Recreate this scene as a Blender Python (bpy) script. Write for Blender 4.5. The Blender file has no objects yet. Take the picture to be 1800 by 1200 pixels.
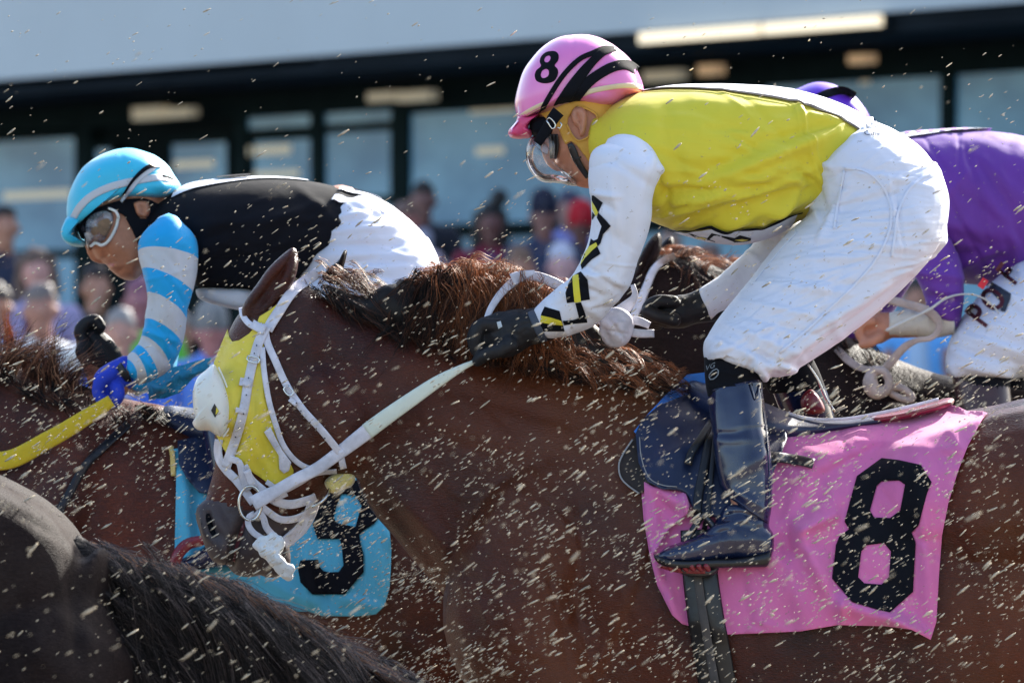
import bpy, bmesh, math, random
import numpy as np
from mathutils import Vector, Matrix, noise
from mathutils.bvhtree import BVHTree
from mathutils.geometry import delaunay_2d_cdt

random.seed(8); RNG = np.random.default_rng(8)
scene = bpy.context.scene
COL = scene.collection

# ---------------------------------------------------------------- camera
CAM_D, CAM_Z = 12.0, 1.65
cam_data = bpy.data.cameras.new("camera")
cam_data.sensor_width = 36.0
cam_data.lens = 240.0
cam_data.clip_start = 0.5
cam_data.clip_end = 3000.0
cam_data.dof.use_dof = True
cam_data.dof.focus_distance = 11.9
cam_data.dof.aperture_fstop = 8.5
cam = bpy.data.objects.new("camera", cam_data)
cam.location = (0, -CAM_D, CAM_Z)
cam.rotation_euler = (math.radians(90), 0, 0)
COL.objects.link(cam)
scene.camera = cam

# ---------------------------------------------------------------- sky and sun
SUN_EL, SUN_AZ = math.radians(32), math.radians(34)      # azimuth from +Y towards +X: behind the riders, to the right
world = bpy.data.worlds.new("World")
scene.world = world
world.use_nodes = True
wn = world.node_tree
sky = wn.nodes.new('ShaderNodeTexSky')
sky.sky_type = 'NISHITA'
sky.sun_disc = False
sky.sun_elevation = SUN_EL
sky.sun_rotation = SUN_AZ
sky.dust_density = 2.0
wn.links.new(sky.outputs[0], wn.nodes['Background'].inputs[0])
wn.nodes['Background'].inputs[1].default_value = 0.13
sd = bpy.data.lights.new("sun", 'SUN')
sd.energy = 5.0
sd.angle = math.radians(0.5)
sd.color = (1.0, 0.95, 0.86)
sun = bpy.data.objects.new("sun", sd)
sdir = Vector((math.cos(SUN_EL) * math.sin(SUN_AZ), math.cos(SUN_EL) * math.cos(SUN_AZ), math.sin(SUN_EL)))
sun.rotation_euler = sdir.to_track_quat('Z', 'Y').to_euler()
sun.location = (6, 8, 12)
COL.objects.link(sun)
vs = scene.view_settings
vs.view_transform = 'Standard'
vs.look = 'None'
vs.gamma = 1.0
vs.exposure = 1.55
scene.cycles.max_bounces = 8
scene.cycles.transparent_max_bounces = 12

# ---------------------------------------------------------------- helpers: space
def P(px, py, y=0.0):
    """point at depth y seen at photograph pixel (px, py) of 1800 x 1200"""
    s = (CAM_D + y) / 12000.0
    return np.array([(px - 900.0) * s, y, CAM_Z + (600.0 - py) * s])

def to_px(co):
    co = np.asarray(co, float)
    s = 12000.0 / (CAM_D + co[:, 1])
    return np.stack([900 + co[:, 0] * s, 600 - (co[:, 2] - CAM_Z) * s], 1)

def smooth_rows(a, n, closed=False):
    """Catmull-Rom resampling of rows (chord length in the first columns)"""
    a = np.asarray(a, float)
    if closed:
        a = np.vstack([a, a[:1]])
    if len(a) == 2:
        t = np.linspace(0, 1, n)[:, None]
        return a[0] * (1 - t) + a[1] * t
    k = min(4, a.shape[1])
    d = np.maximum(np.linalg.norm(np.diff(a[:, :k], axis=0), axis=1), 1e-6)
    t = np.concatenate([[0], np.cumsum(d)])
    if closed:
        ext = np.vstack([a[-2], a, a[1]]); te = np.concatenate([[-d[-1]], t, [t[-1] + d[0]]])
    else:
        ext = np.vstack([2 * a[0] - a[1], a, 2 * a[-1] - a[-2]]); te = np.concatenate([[-d[0]], t, [t[-1] + d[-1]]])
    m = (ext[2:] - ext[:-2]) / (te[2:] - te[:-2])[:, None]
    s = np.linspace(0, t[-1], n + (1 if closed else 0))
    if closed:
        s = s[:-1]
    i = np.clip(np.searchsorted(t, s, side='right') - 1, 0, len(d) - 1)
    h = d[i][:, None]; u = ((s - t[i]) / d[i])[:, None]
    p0, p1, m0, m1 = a[i], a[i + 1], m[i] * h, m[i + 1] * h
    return (2*u**3 - 3*u**2 + 1) * p0 + (u**3 - 2*u**2 + u) * m0 + (-2*u**3 + 3*u**2) * p1 + (u**3 - u**2) * m1

# ---------------------------------------------------------------- helpers: mesh building
class MB:
    def __init__(self):
        self.v, self.f, self.m, self.n = [], [], [], 0
    def add(self, v, f, m=0):
        v = np.asarray(v, float)
        self.v.append(v)
        o = self.n
        self.f += [tuple(int(i) + o for i in q) for q in f]
        self.m += (list(m) if hasattr(m, '__len__') else [m] * len(f))
        self.n += len(v)
        return self
    def mesh(self, name):
        me = bpy.data.meshes.new(name)
        me.from_pydata([tuple(p) for p in np.vstack(self.v)], [], self.f)
        me.polygons.foreach_set('material_index', np.array(self.m, dtype=np.int32))
        me.update()
        bm = bmesh.new(); bm.from_mesh(me)
        bmesh.ops.recalc_face_normals(bm, faces=bm.faces)
        bm.to_mesh(me); bm.free()
        return me

def remeshed(me, voxel, smooth=4, factor=0.5):
    ob = bpy.data.objects.new("temp_remesh", me)
    COL.objects.link(ob)
    r = ob.modifiers.new("r", 'REMESH'); r.mode = 'VOXEL'; r.voxel_size = voxel; r.adaptivity = 0
    if smooth:
        s = ob.modifiers.new("s", 'SMOOTH'); s.iterations = smooth; s.factor = factor
    dg = bpy.context.evaluated_depsgraph_get()
    out = bpy.data.meshes.new_from_object(ob.evaluated_get(dg))
    bpy.data.objects.remove(ob)
    bpy.data.meshes.remove(me)
    return out

def arr_co(me):
    a = np.empty(len(me.vertices) * 3); me.vertices.foreach_get('co', a); return a.reshape(-1, 3)

def arr_no(me):
    a = np.empty(len(me.vertices) * 3); me.vertices.foreach_get('normal', a); return a.reshape(-1, 3)

def sculpt(me, folds, rough=None):
    """push the surface in or out along lines (x0,y0,x1,y1,width_px,depth_m) on the camera side; rough=(scale, amp)"""
    co, no = arr_co(me), arr_no(me)
    px = to_px(co)
    d = np.zeros(len(co))
    face = np.clip((-no[:, 1] + 0.15) / 0.5, 0, 1)
    for f in folds:
        x0, y0, x1, y1, w, amp = f[:6]
        ax = np.array([x1 - x0, y1 - y0]); L2 = max(ax @ ax, 1e-6)
        t = ((px - [x0, y0]) @ ax) / L2
        tc = np.clip(t, 0, 1)
        q = np.array([x0, y0]) + tc[:, None] * ax
        dist = np.linalg.norm(px - q, axis=1) / w
        taper = np.sin(np.clip(0.08 + tc * 0.84, 0, 1) * math.pi) ** 0.6
        d += amp * np.exp(-dist ** 2) * taper * face
    if rough:
        sc, amp = rough
        for i, c in enumerate(co):
            d[i] += amp * noise.fractal(Vector(c) * sc, 1.0, 2.0, 3)
    co = co + no * d[:, None]
    me.vertices.foreach_set('co', co.ravel()); me.update()

def set_smooth(me, flag=True):
    me.polygons.foreach_set('use_smooth', np.full(len(me.polygons), flag)); me.update()

def bvh_of(*meshes):
    v, f, n = [], [], 0
    for me in meshes:
        v += [p.co.copy() for p in me.vertices]
        f += [[i + n for i in p.vertices] for p in me.polygons]
        n = len(v)
    return BVHTree.FromPolygons(v, f)

def link(name, me, mats, parent=None, smooth=True):
    me.name = name
    set_smooth(me, smooth)
    for m in (mats if isinstance(mats, (list, tuple)) else [mats]):
        me.materials.append(m)
    ob = bpy.data.objects.new(name, me)
    COL.objects.link(ob)
    if parent is not None:
        ob.parent = parent
        if parent.type == 'EMPTY': ob.location = -Vector(parent.location)
    return ob

def thing(name, label, cat, loc=(0, 0, 0), group=None):
    o = bpy.data.objects.new(name, None)
    o.empty_display_size = 0.1
    o.location = Vector([float(c) for c in loc])
    COL.objects.link(o)
    return tag(o, label, cat, group)

def tag(o, label, cat, group=None, kind=None):
    if label: o['label'] = label
    if cat: o['category'] = cat
    if group: o['group'] = group
    if kind: o['kind'] = kind
    return o

# ---------------------------------------------------------------- helpers: shapes
def loft(st, y=0.0, rings=40, seg=32, cap=(0.6, 0.6), ex=2.2, angs=None, mat=None, bow=0.0):
    """rows (top x, top y, bottom x, bottom y, half width m [, y offset]); mat(row_fraction, angle_deg) -> index"""
    st = np.array([list(r) + [0.0] * (6 - len(r)) for r in st], float)
    rows = smooth_rows(st, rings)
    A = np.radians(angs) if angs is not None else np.linspace(0, 2 * math.pi, seg, endpoint=False)
    seg = len(A)
    ca, sa = np.cos(A), np.sin(A)
    ca = np.sign(ca) * np.abs(ca) ** (2 / ex); sa = np.sign(sa) * np.abs(sa) ** (2 / ex)
    frames = []
    for r in rows:
        T, B = P(r[0], r[1], y + r[5]), P(r[2], r[3], y + r[5])
        frames.append(((T + B) / 2, (T - B) / 2, np.array([0, max(r[4], 1e-4), 0])))
    full = []
    def caprows(i0, i1, k):
        C, U, V = frames[i0]; C1 = frames[i1][0]
        D = C - C1; D /= max(np.linalg.norm(D), 1e-9)
        Rr = k * (np.linalg.norm(U) + V[1]) / 2
        out = []
        for j in (0.35, 0.65, 0.88, 0.99):
            a = j * math.pi / 2
            out.append((C + D * Rr * math.sin(a), U * math.cos(a), V * math.cos(a), 0))
        return out
    fr = [(c, u, v, i / (len(frames) - 1)) for i, (c, u, v) in enumerate(frames)]
    if cap[0]: fr = [(c, u, v, 0.0) for c, u, v, _ in caprows(0, 1, cap[0])][::-1] + fr
    if cap[1]: fr = fr + [(c, u, v, 1.0) for c, u, v, _ in caprows(-1, -2, cap[1])]
    V, F, Mi = [], [], []
    for i, (c, u, v, t) in enumerate(fr):
        ax = fr[min(i + 1, len(fr) - 1)][0] - fr[max(i - 1, 0)][0]; ax = ax / max(np.linalg.norm(ax), 1e-9)
        V.append(c + ca[:, None] * u - sa[:, None] * v - bow * np.maximum(sa, 0)[:, None] * ax)
    n = len(fr)
    V = np.vstack(V + [fr[0][0][None], fr[-1][0][None]])
    degs = np.degrees(A)
    mids = [((degs[j] + (degs[(j + 1) % seg] if j + 1 < seg else degs[0] + 360)) / 2) for j in range(seg)]
    for i in range(n - 1):
        t = (fr[i][3] + fr[i + 1][3]) / 2
        for j in range(seg):
            k = (j + 1) % seg
            F.append((i * seg + j, i * seg + k, (i + 1) * seg + k, (i + 1) * seg + j))
            Mi.append(mat(t, mids[j]) if mat else 0)
    for j in range(seg):
        k = (j + 1) % seg
        F.append((n * seg, k, j)); Mi.append(mat(0, mids[j]) if mat else 0)
        F.append((n * seg + 1, (n - 1) * seg + j, (n - 1) * seg + k)); Mi.append(mat(1, mids[j]) if mat else 0)
    return V, F, Mi

def shrunk(st, f, fw=None):
    out = []
    for r in st:
        cx, cy = (r[0] + r[2]) / 2, (r[1] + r[3]) / 2
        out.append((cx + (r[0]-cx)*f, cy + (r[1]-cy)*f, cx + (r[2]-cx)*f, cy + (r[3]-cy)*f, r[4] * (fw or f)) + tuple(r[5:]))
    return out

def limb3(pts, n=20, seg=12, flat=1.0):
    """tapered round tube through 3-D points (x,y,z,r) with round ends"""
    a = np.asarray(pts, float)
    a4 = smooth_rows(a, n) if len(a) > 2 else smooth_rows(a, max(n // 2, 2))
    c, r = a4[:, :3], np.maximum(a4[:, 3], 2e-4)
    d = np.gradient(c, axis=0); d /= np.maximum(np.linalg.norm(d, axis=1), 1e-9)[:, None]
    up = np.array([0, 1.0, 0])
    V, F = [], []
    ext = [(c[0] - d[0] * r[0] * s, d[0], r[0] * math.sqrt(max(1 - s * s, 0.0004))) for s in (0.98, 0.75, 0.4)]
    ext += [(c[i], d[i], r[i]) for i in range(len(c))]
    ext += [(c[-1] + d[-1] * r[-1] * s, d[-1], r[-1] * math.sqrt(max(1 - s * s, 0.0004))) for s in (0.4, 0.75, 0.98)]
    A = np.linspace(0, 2 * math.pi, seg, endpoint=False)
    for ci, di, ri in ext:
        ref = up if abs(di @ up) < 0.93 else np.array([1.0, 0, 0])
        s1 = np.cross(di, ref); s1 /= np.linalg.norm(s1)
        s2 = np.cross(s1, di)
        V.append(ci + ri * (np.cos(A)[:, None] * s1 + flat * np.sin(A)[:, None] * s2))
    m = len(ext)
    V = np.vstack(V + [ext[0][0][None], ext[-1][0][None]])
    for i in range(m - 1):
        for j in range(seg):
            k = (j + 1) % seg
            F.append((i * seg + j, i * seg + k, (i + 1) * seg + k, (i + 1) * seg + j))
    for j in range(seg):
        k = (j + 1) % seg
        F.append((m * seg, k, j)); F.append((m * seg + 1, (m - 1) * seg + j, (m - 1) * seg + k))
    return V, F

def limb(pts, n=20, seg=12):
    """same, points given as (px, py, depth y, radius m)"""
    return limb3([list(P(p[0], p[1], p[2])) + [p[3]] for p in pts], n, seg)

def bulge(poly, w, y=0.0, c=None, n=72, lay=13, pw=0.5, smooth=True):
    """closed outline swelled to half thickness w on both sides of plane y"""
    poly = np.asarray(poly, float)
    q = smooth_rows(poly, n, True) if smooth else resample(poly, n)
    c = np.asarray(c, float) if c is not None else q.mean(0)
    V, F = [], []
    th = np.linspace(-math.pi / 2, math.pi / 2, lay)[1:-1]
    for a in th:
        s = math.cos(a) ** pw
        yy = y - w * math.sin(a)
        V.append(np.array([P(*(c + (p - c) * s), y) for p in q]) + [0, yy - y, 0])
    V.append(np.array([P(c[0], c[1], y) + [0, w, 0], P(c[0], c[1], y) - [0, w, 0]]))
    V = np.vstack(V); m = len(th)
    for i in range(m - 1):
        for j in range(n):
            k = (j + 1) % n
            F.append((i * n + j, i * n + k, (i + 1) * n + k, (i + 1) * n + j))
    for j in range(n):
        k = (j + 1) % n
        F.append((m * n, k, j)); F.append((m * n + 1, (m - 1) * n + j, (m - 1) * n + k))
    return V, F

def resample(poly, n=None, step=None):
    poly = np.asarray(poly, float)
    a = np.vstack([poly, poly[:1]])
    out = []
    if step is None:
        step = np.linalg.norm(np.diff(a, axis=0), axis=1).sum() / n
        L = np.concatenate([[0], np.cumsum(np.linalg.norm(np.diff(a, axis=0), axis=1))])
        s = np.linspace(0, L[-1], n, endpoint=False)
        return np.stack([np.interp(s, L, a[:, 0]), np.interp(s, L, a[:, 1])], 1)
    for i in range(len(poly)):
        k = max(1, int(np.linalg.norm(a[i + 1] - a[i]) / step))
        for j in range(k):
            out.append(a[i] + (a[i + 1] - a[i]) * j / k)
    return np.array(out)

CAMV = Vector((0, -CAM_D, CAM_Z))
def cast(bvh, px, py, y0=0.0):
    d = Vector(P(px, py, 0)) - CAMV; d.normalize()
    h = bvh.ray_cast(CAMV, d)
    if h[0] is not None:
        return (h[0] - CAMV).length, True
    q = Vector(P(px, py, y0))
    r = bvh.find_nearest(q)
    yy = r[0].y if r[0] is not None else y0
    return (Vector(P(px, py, yy)) - CAMV).length, False

def ray_pt(px, py, t):
    d = Vector(P(px, py, 0)) - CAMV; d.normalize()
    return np.array(CAMV + d * t)

def inside(q, poly):
    x, y = q; c = False; j = len(poly) - 1
    for i in range(len(poly)):
        if (poly[i][1] > y) != (poly[j][1] > y) and x < (poly[j][0] - poly[i][0]) * (y - poly[i][1]) / (poly[j][1] - poly[i][1]) + poly[i][0]:
            c = not c
        j = i
    return c

def ripples(n, poly, ang, spread, length, width, amp):
    """n random small creases inside an outline; ang may be a function of the place"""
    poly = np.asarray(poly, float); lo, hi = poly.min(0), poly.max(0); out = []
    while len(out) < n:
        q = RNG.uniform(lo, hi)
        if not inside(q, poly): continue
        a = math.radians((ang(*q) if callable(ang) else ang) + RNG.normal(0, spread))
        L = length * RNG.uniform(.5, 1.5) / 2
        d = np.array([math.cos(a), math.sin(a)]) * L
        out.append((q[0] - d[0], q[1] - d[1], q[0] + d[0], q[1] + d[1], width * RNG.uniform(.6, 1.5), amp * RNG.uniform(.4, 1.2) * RNG.choice([-1, 1])))
    return out

def sheet(polys, bvh=None, off=0.002, res=8, thick=0.0, y=0.0, smooth=False, relax=0, wav=None, drop=False):
    """a patch lying on the surface under it: outline polys[0], holes after it (photo pixels)"""
    loops = []
    for i, p in enumerate(polys):
        p = np.asarray(p, float)
        loops.append(smooth_rows(p, max(12, int(np.linalg.norm(np.diff(np.vstack([p, p[:1]]), axis=0), axis=1).sum() / res)), True) if smooth else resample(p, step=res))
    pts, edges = [], []
    for l in loops:
        n0 = len(pts)
        pts += [Vector(q) for q in l]
        edges += [(n0 + i, n0 + (i + 1) % len(l)) for i in range(len(l))]
    lo, hi = loops[0].min(0), loops[0].max(0)
    for i, gx in enumerate(np.arange(lo[0] + res * .5, hi[0], res)):
        for gy in np.arange(lo[1] + res * .5, hi[1], res):
            q = np.array([gx, gy + (res / 2 if i % 2 else 0)])
            if min(np.linalg.norm(l - q, axis=1).min() for l in loops) > res * 0.45:
                pts.append(Vector(q))
    r = delaunay_2d_cdt(pts, edges, [], 1, 1e-4)
    vv = np.array([tuple(v) for v in r[0]])
    tri = [tuple(f) for f in r[2]]
    for l in loops[1:]:
        tri = [f for f in tri if not inside(vv[list(f)].mean(0), l)]
    if bvh is not None:
        hits = [cast(bvh, a, b, y) for a, b in vv]
        T = np.array([h[0] for h in hits])
        if drop:
            ok = np.array([h[1] for h in hits])
            tri = [f for f in tri if ok[list(f)].all()]
    else:
        T = np.array([(Vector(P(a, b, y)) - CAMV).length for a, b in vv])
    if relax:
        nb = [[] for _ in vv]
        for f in tri:
            for i in range(len(f)):
                nb[f[i]].append(f[i - 1]); nb[f[i - 1]].append(f[i])
        for _ in range(relax):
            T2 = np.array([T[n].mean() if n else T[i] for i, n in enumerate(nb)])
            T = np.minimum(T, 0.4 * T + 0.6 * T2)
    T = T - off
    if wav is not None:
        T = T - wav(vv)
    front = np.array([ray_pt(a, b, t) for (a, b), t in zip(vv, T)])
    if thick <= 0:
        return front, tri
    back = np.array([ray_pt(a, b, t + thick) for (a, b), t in zip(vv, T)])
    n = len(vv)
    cnt = {}
    for f in tri:
        for i in range(len(f)):
            e = (f[i], f[(i + 1) % len(f)])
            cnt[tuple(sorted(e))] = None if tuple(sorted(e)) in cnt else e
    F = list(tri) + [tuple(i + n for i in f[::-1]) for f in tri]
    for e in cnt.values():
        if e: F.append((e[1], e[0], e[0] + n, e[1] + n))
    return np.vstack([front, back]), F

def wave_folds(folds):
    def fn(v):
        d = np.zeros(len(v))
        for x0, y0, x1, y1, w, amp in folds:
            ax = np.array([x1 - x0, y1 - y0], float); L2 = ax @ ax
            t = np.clip(((v - [x0, y0]) @ ax) / L2, 0, 1)
            q = np.array([x0, y0]) + t[:, None] * ax
            d += amp * np.exp(-(np.linalg.norm(v - q, axis=1) / w) ** 2) * np.sin(np.clip(.1 + t * .8, 0, 1) * math.pi) ** .6
        return d
    return fn

def strap(pts, w=12, bvh=None, off=0.003, thick=0.003, y=0.0, step=5, relax=6, edge=0.08):
    """flat strap: (px,py[,w[,y]]) ; depth from the surface under it, or from y when bvh is None"""
    a = np.array([list(p) + [w, y][len(p) - 2:] if len(p) < 4 else list(p) for p in pts], float)
    L = np.linalg.norm(np.diff(a[:, :2], axis=0), axis=1).sum()
    n = max(4, int(L / step))
    b = smooth_rows(np.hstack([a[:, :2], a[:, :2] * 0, a[:, 2:]]), n)
    c, ww, yy = b[:, :2], b[:, 4], b[:, 5]
    d = np.gradient(c, axis=0); d /= np.maximum(np.linalg.norm(d, axis=1), 1e-9)[:, None]
    nrm = np.stack([-d[:, 1], d[:, 0]], 1)
    prof = [(-1, .35), (-.86, 0), (-.3, -edge * .5), (.3, -edge * .5), (.86, 0), (1, .35), (.86, 1), (-.86, 1)]
    if bvh is not None:
        T = []
        for i in range(n):
            ts = []
            for s in (-.9, 0, .9):
                q = c[i] + nrm[i] * ww[i] / 2 * s
                ts.append(cast(bvh, q[0], q[1], yy[i])[0])
            T.append(ts)
        T = np.array(T)
        for _ in range(relax):
            S = T.copy(); S[1:-1] = (T[:-2] + T[2:]) / 2
            T = np.minimum(T, .5 * T + .5 * S)
    else:
        T = np.array([[(Vector(P(c[i][0], c[i][1], yy[i])) - CAMV).length] * 3 for i in range(n)])
    V, F = [], []
    m = len(prof)
    for i in range(n):
        for s, h in prof:
            q = c[i] + nrm[i] * ww[i] / 2 * s
            t = np.interp(s, [-.9, 0, .9], T[i])
            V.append(ray_pt(q[0], q[1], t - off + thick * h))
    for i in range(n - 1):
        for j in range(m):
            k = (j + 1) % m
            F.append((i * m + j, i * m + k, (i + 1) * m + k, (i + 1) * m + j))
    F.append(tuple(range(m))[::-1]); F.append(tuple((n - 1) * m + j for j in range(m)))
    return V, F

def hair(sets):
    """many thin tapered strands; returns verts, faces, material indices"""
    V, F, Mi, n = [], [], [], 0
    for s in sets:
        root = smooth_rows(np.asarray(s['root'], float), 60)
        nc = max(3, s['n'] // s.get('clump', 16))
        cl = [(RNG.random(), RNG.normal(0, s.get('rj', 4), 2), RNG.normal(0, s.get('aj', .15)), RNG.uniform(.5, 1.1), RNG.uniform(.3, 1.3), RNG.uniform(0, 6.28), RNG.uniform(.5, 1.3), RNG.uniform(*s['y']), RNG.uniform(.4, 1.5)) for _ in range(nc)]
        for _ in range(s['n']):
            cu, cr, ca_, cL, cw, cph, cfq, cy, cb = cl[RNG.integers(nc)]
            u = min(max(cu + RNG.normal(0, .012), 0), 1)
            r = root[min(int(u * 60), 59)] + cr; oj = RNG.normal(0, 3.6, 2)
            tip = np.array(s['tip'](u) if callable(s['tip']) else s['tip'], float)
            L = cL * RNG.uniform(.75, 1.1)
            ang = ca_ + RNG.normal(0, .09)
            tip = np.array([tip[0] * math.cos(ang) - tip[1] * math.sin(ang), tip[0] * math.sin(ang) + tip[1] * math.cos(ang)]) * L
            bend = np.array(s.get('bend', (0, 0)), float) * cb * RNG.uniform(.8, 1.2)
            wv, ph, fq = s.get('wave', 3) * cw * RNG.uniform(.7, 1.3), cph + RNG.normal(0, .35), cfq * RNG.uniform(.9, 1.1)
            y0 = cy + RNG.normal(0, .006); y1 = y0 + RNG.uniform(*s.get('yd', (-.02, .02)))
            k = s.get('k', 7)
            t = np.linspace(0, 1, k)
            pr = np.array([-tip[1], tip[0]]) / max(np.linalg.norm(tip), 1e-6)
            c2 = r + oj * (1 - .8 * t)[:, None] + t[:, None] * tip + (t ** 2)[:, None] * bend + (np.sin(t * 6.28 * fq + ph) * wv * t)[:, None] * pr
            yy = y0 + (y1 - y0) * t + .006 * np.sin(t * 5 * fq + ph * 2) * t
            c = np.array([P(a, b, q) for (a, b), q in zip(c2, yy)])
            rad = s.get('r', .0011) * RNG.uniform(.6, 1.3) * (1 - t * .8)
            d = np.gradient(c, axis=0); d /= np.maximum(np.linalg.norm(d, axis=1), 1e-9)[:, None]
            s1 = np.cross(d, [0, 1, .01]); s1 /= np.maximum(np.linalg.norm(s1, axis=1), 1e-9)[:, None]
            s2 = np.cross(s1, d)
            ring = np.stack([c + s1 * rad[:, None], c - .5 * s1 * rad[:, None] + .87 * s2 * rad[:, None], c - .5 * s1 * rad[:, None] - .87 * s2 * rad[:, None]], 1).reshape(-1, 3)
            V.append(ring)
            mi = s['m'](u) if callable(s.get('m')) else s.get('m', 0)
            for i in range(k - 1):
                for j in range(3):
                    F.append((n + i*3 + j, n + i*3 + (j+1) % 3, n + (i+1)*3 + (j+1) % 3, n + (i+1)*3 + j)); Mi.append(mi)
            n += k * 3
    return np.vstack(V), F, Mi

def hair_mesh(name, sets):
    V, F, Mi = hair(sets)
    me = bpy.data.meshes.new(name)
    me.from_pydata([tuple(p) for p in V], [], F)
    me.polygons.foreach_set('material_index', np.array(Mi, dtype=np.int32))
    me.update()
    return me

def box(lo, hi):
    x0, y0, z0 = lo; x1, y1, z1 = hi
    return [(x0,y0,z0),(x1,y0,z0),(x1,y1,z0),(x0,y1,z0),(x0,y0,z1),(x1,y0,z1),(x1,y1,z1),(x0,y1,z1)], \
           [(0,3,2,1),(4,5,6,7),(0,1,5,4),(1,2,6,5),(2,3,7,6),(3,0,4,7)]

def zoomed(pts, ox, oy, s):
    return [(ox + p[0] / s, oy + p[1] / s) for p in pts]

def glyphs(text, fn, bvh, off, bold=0.0, shear=0.0, y=0.0):
    """letters of the built-in font laid on a surface; fn maps font x,y to photo pixels"""
    cu = bpy.data.curves.new("glyph_curve", 'FONT'); cu.body = text; cu.shear = shear; cu.resolution_u = 3; cu.offset = bold
    ob = bpy.data.objects.new("temp_text", cu); COL.objects.link(ob)
    dg = bpy.context.evaluated_depsgraph_get()
    me = bpy.data.meshes.new_from_object(ob.evaluated_get(dg))
    bm = bmesh.new(); bm.from_mesh(me)
    bmesh.ops.triangulate(bm, faces=bm.faces)
    for _ in range(2): bmesh.ops.subdivide_edges(bm, edges=[e for e in bm.edges if e.calc_length() > .12], cuts=1, use_grid_fill=True)
    bmesh.ops.triangulate(bm, faces=bm.faces)
    V = []
    for v in bm.verts:
        a, b = fn(v.co.x, v.co.y)
        t = cast(bvh, a, b, y)[0] if bvh else (Vector(P(a, b, y)) - CAMV).length
        V.append(ray_pt(a, b, t - off))
    bm.verts.index_update()
    F = [tuple(v.index for v in f.verts) for f in bm.faces]
    bm.free(); bpy.data.objects.remove(ob); bpy.data.curves.remove(cu); bpy.data.meshes.remove(me)
    return V, F

# ---------------------------------------------------------------- helpers: materials
def C(r, g, b):
    f = lambda c: (c / 255 / 12.92) if c <= 10.3 else ((c / 255 + .055) / 1.055) ** 2.4
    return (f(r), f(g), f(b), 1.0)

MATS = {}
def mat(name, col, rough=.6, spec=.5, metal=0.0, sheen=0.0, coat=0.0, var=None, col2=None, bump=None, bump2=None, stretch=(1, 1, 1), trans=0.0, emit=None, rot=(0, 0, 0), subs=0.0, rvar=0.0):
    if name in MATS: return MATS[name]
    m = bpy.data.materials.new(name); m.use_nodes = True
    nt = m.node_tree; b = nt.nodes['Principled BSDF']
    b.inputs['Base Color'].default_value = col
    b.inputs['Roughness'].default_value = rough
    b.inputs['Specular IOR Level'].default_value = spec
    b.inputs['Metallic'].default_value = metal
    b.inputs['Sheen Weight'].default_value = sheen
    b.inputs['Sheen Roughness'].default_value = .4
    b.inputs['Coat Weight'].default_value = coat
    b.inputs['Coat Roughness'].default_value = .08
    b.inputs['Transmission Weight'].default_value = trans
    if subs:
        b.inputs['Subsurface Weight'].default_value = subs
        b.inputs['Subsurface Radius'].default_value = (.01, .004, .002)
        b.inputs['Subsurface Scale'].default_value = 1.0
    if emit:
        b.inputs['Emission Color'].default_value = emit[0]; b.inputs['Emission Strength'].default_value = emit[1]
    tc = nt.nodes.new('ShaderNodeTexCoord'); mp = nt.nodes.new('ShaderNodeMapping')
    nt.links.new(tc.outputs['Object'], mp.inputs[0])
    mp.inputs['Scale'].default_value = stretch
    mp.inputs['Rotation'].default_value = rot
    if var:
        n = nt.nodes.new('ShaderNodeTexNoise'); n.inputs['Scale'].default_value = var[0]; n.inputs['Detail'].default_value = 6
        n.inputs['Roughness'].default_value = .62
        nt.links.new(mp.outputs[0], n.inputs['Vector'])
        r = nt.nodes.new('ShaderNodeValToRGB')
        r.color_ramp.elements[0].position = .34; r.color_ramp.elements[1].position = .68
        c2 = col2 or tuple(c * (1 - var[1]) for c in col[:3]) + (1,)
        r.color_ramp.elements[0].color = c2; r.color_ramp.elements[1].color = col
        nt.links.new(n.outputs[0], r.inputs[0]); nt.links.new(r.outputs[0], b.inputs['Base Color'])
        if rvar:
            mr = nt.nodes.new('ShaderNodeMapRange'); mr.inputs[3].default_value = rough - rvar; mr.inputs[4].default_value = rough + rvar
            mr.inputs[1].default_value = .3; mr.inputs[2].default_value = .7
            nt.links.new(n.outputs[0], mr.inputs[0]); nt.links.new(mr.outputs[0], b.inputs['Roughness'])
    last = None
    for bb in (bump, bump2):
        if bb:
            n = nt.nodes.new('ShaderNodeTexNoise'); n.inputs['Scale'].default_value = bb[0]; n.inputs['Detail'].default_value = 4
            if len(bb) > 3:
                m2 = nt.nodes.new('ShaderNodeMapping'); m2.inputs['Scale'].default_value = bb[3]
                if len(bb) > 4: m2.inputs['Rotation'].default_value = bb[4]
                nt.links.new(tc.outputs['Object'], m2.inputs[0]); nt.links.new(m2.outputs[0], n.inputs['Vector'])
            else:
                nt.links.new(mp.outputs[0], n.inputs['Vector'])
            u = nt.nodes.new('ShaderNodeBump'); u.inputs['Strength'].default_value = bb[1]; u.inputs['Distance'].default_value = bb[2]
            nt.links.new(n.outputs[0], u.inputs['Height'])
            if last: nt.links.new(last.outputs[0], u.inputs['Normal'])
            last = u
    if last: nt.links.new(last.outputs[0], b.inputs['Normal'])
    MATS[name] = m
    return m

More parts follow.
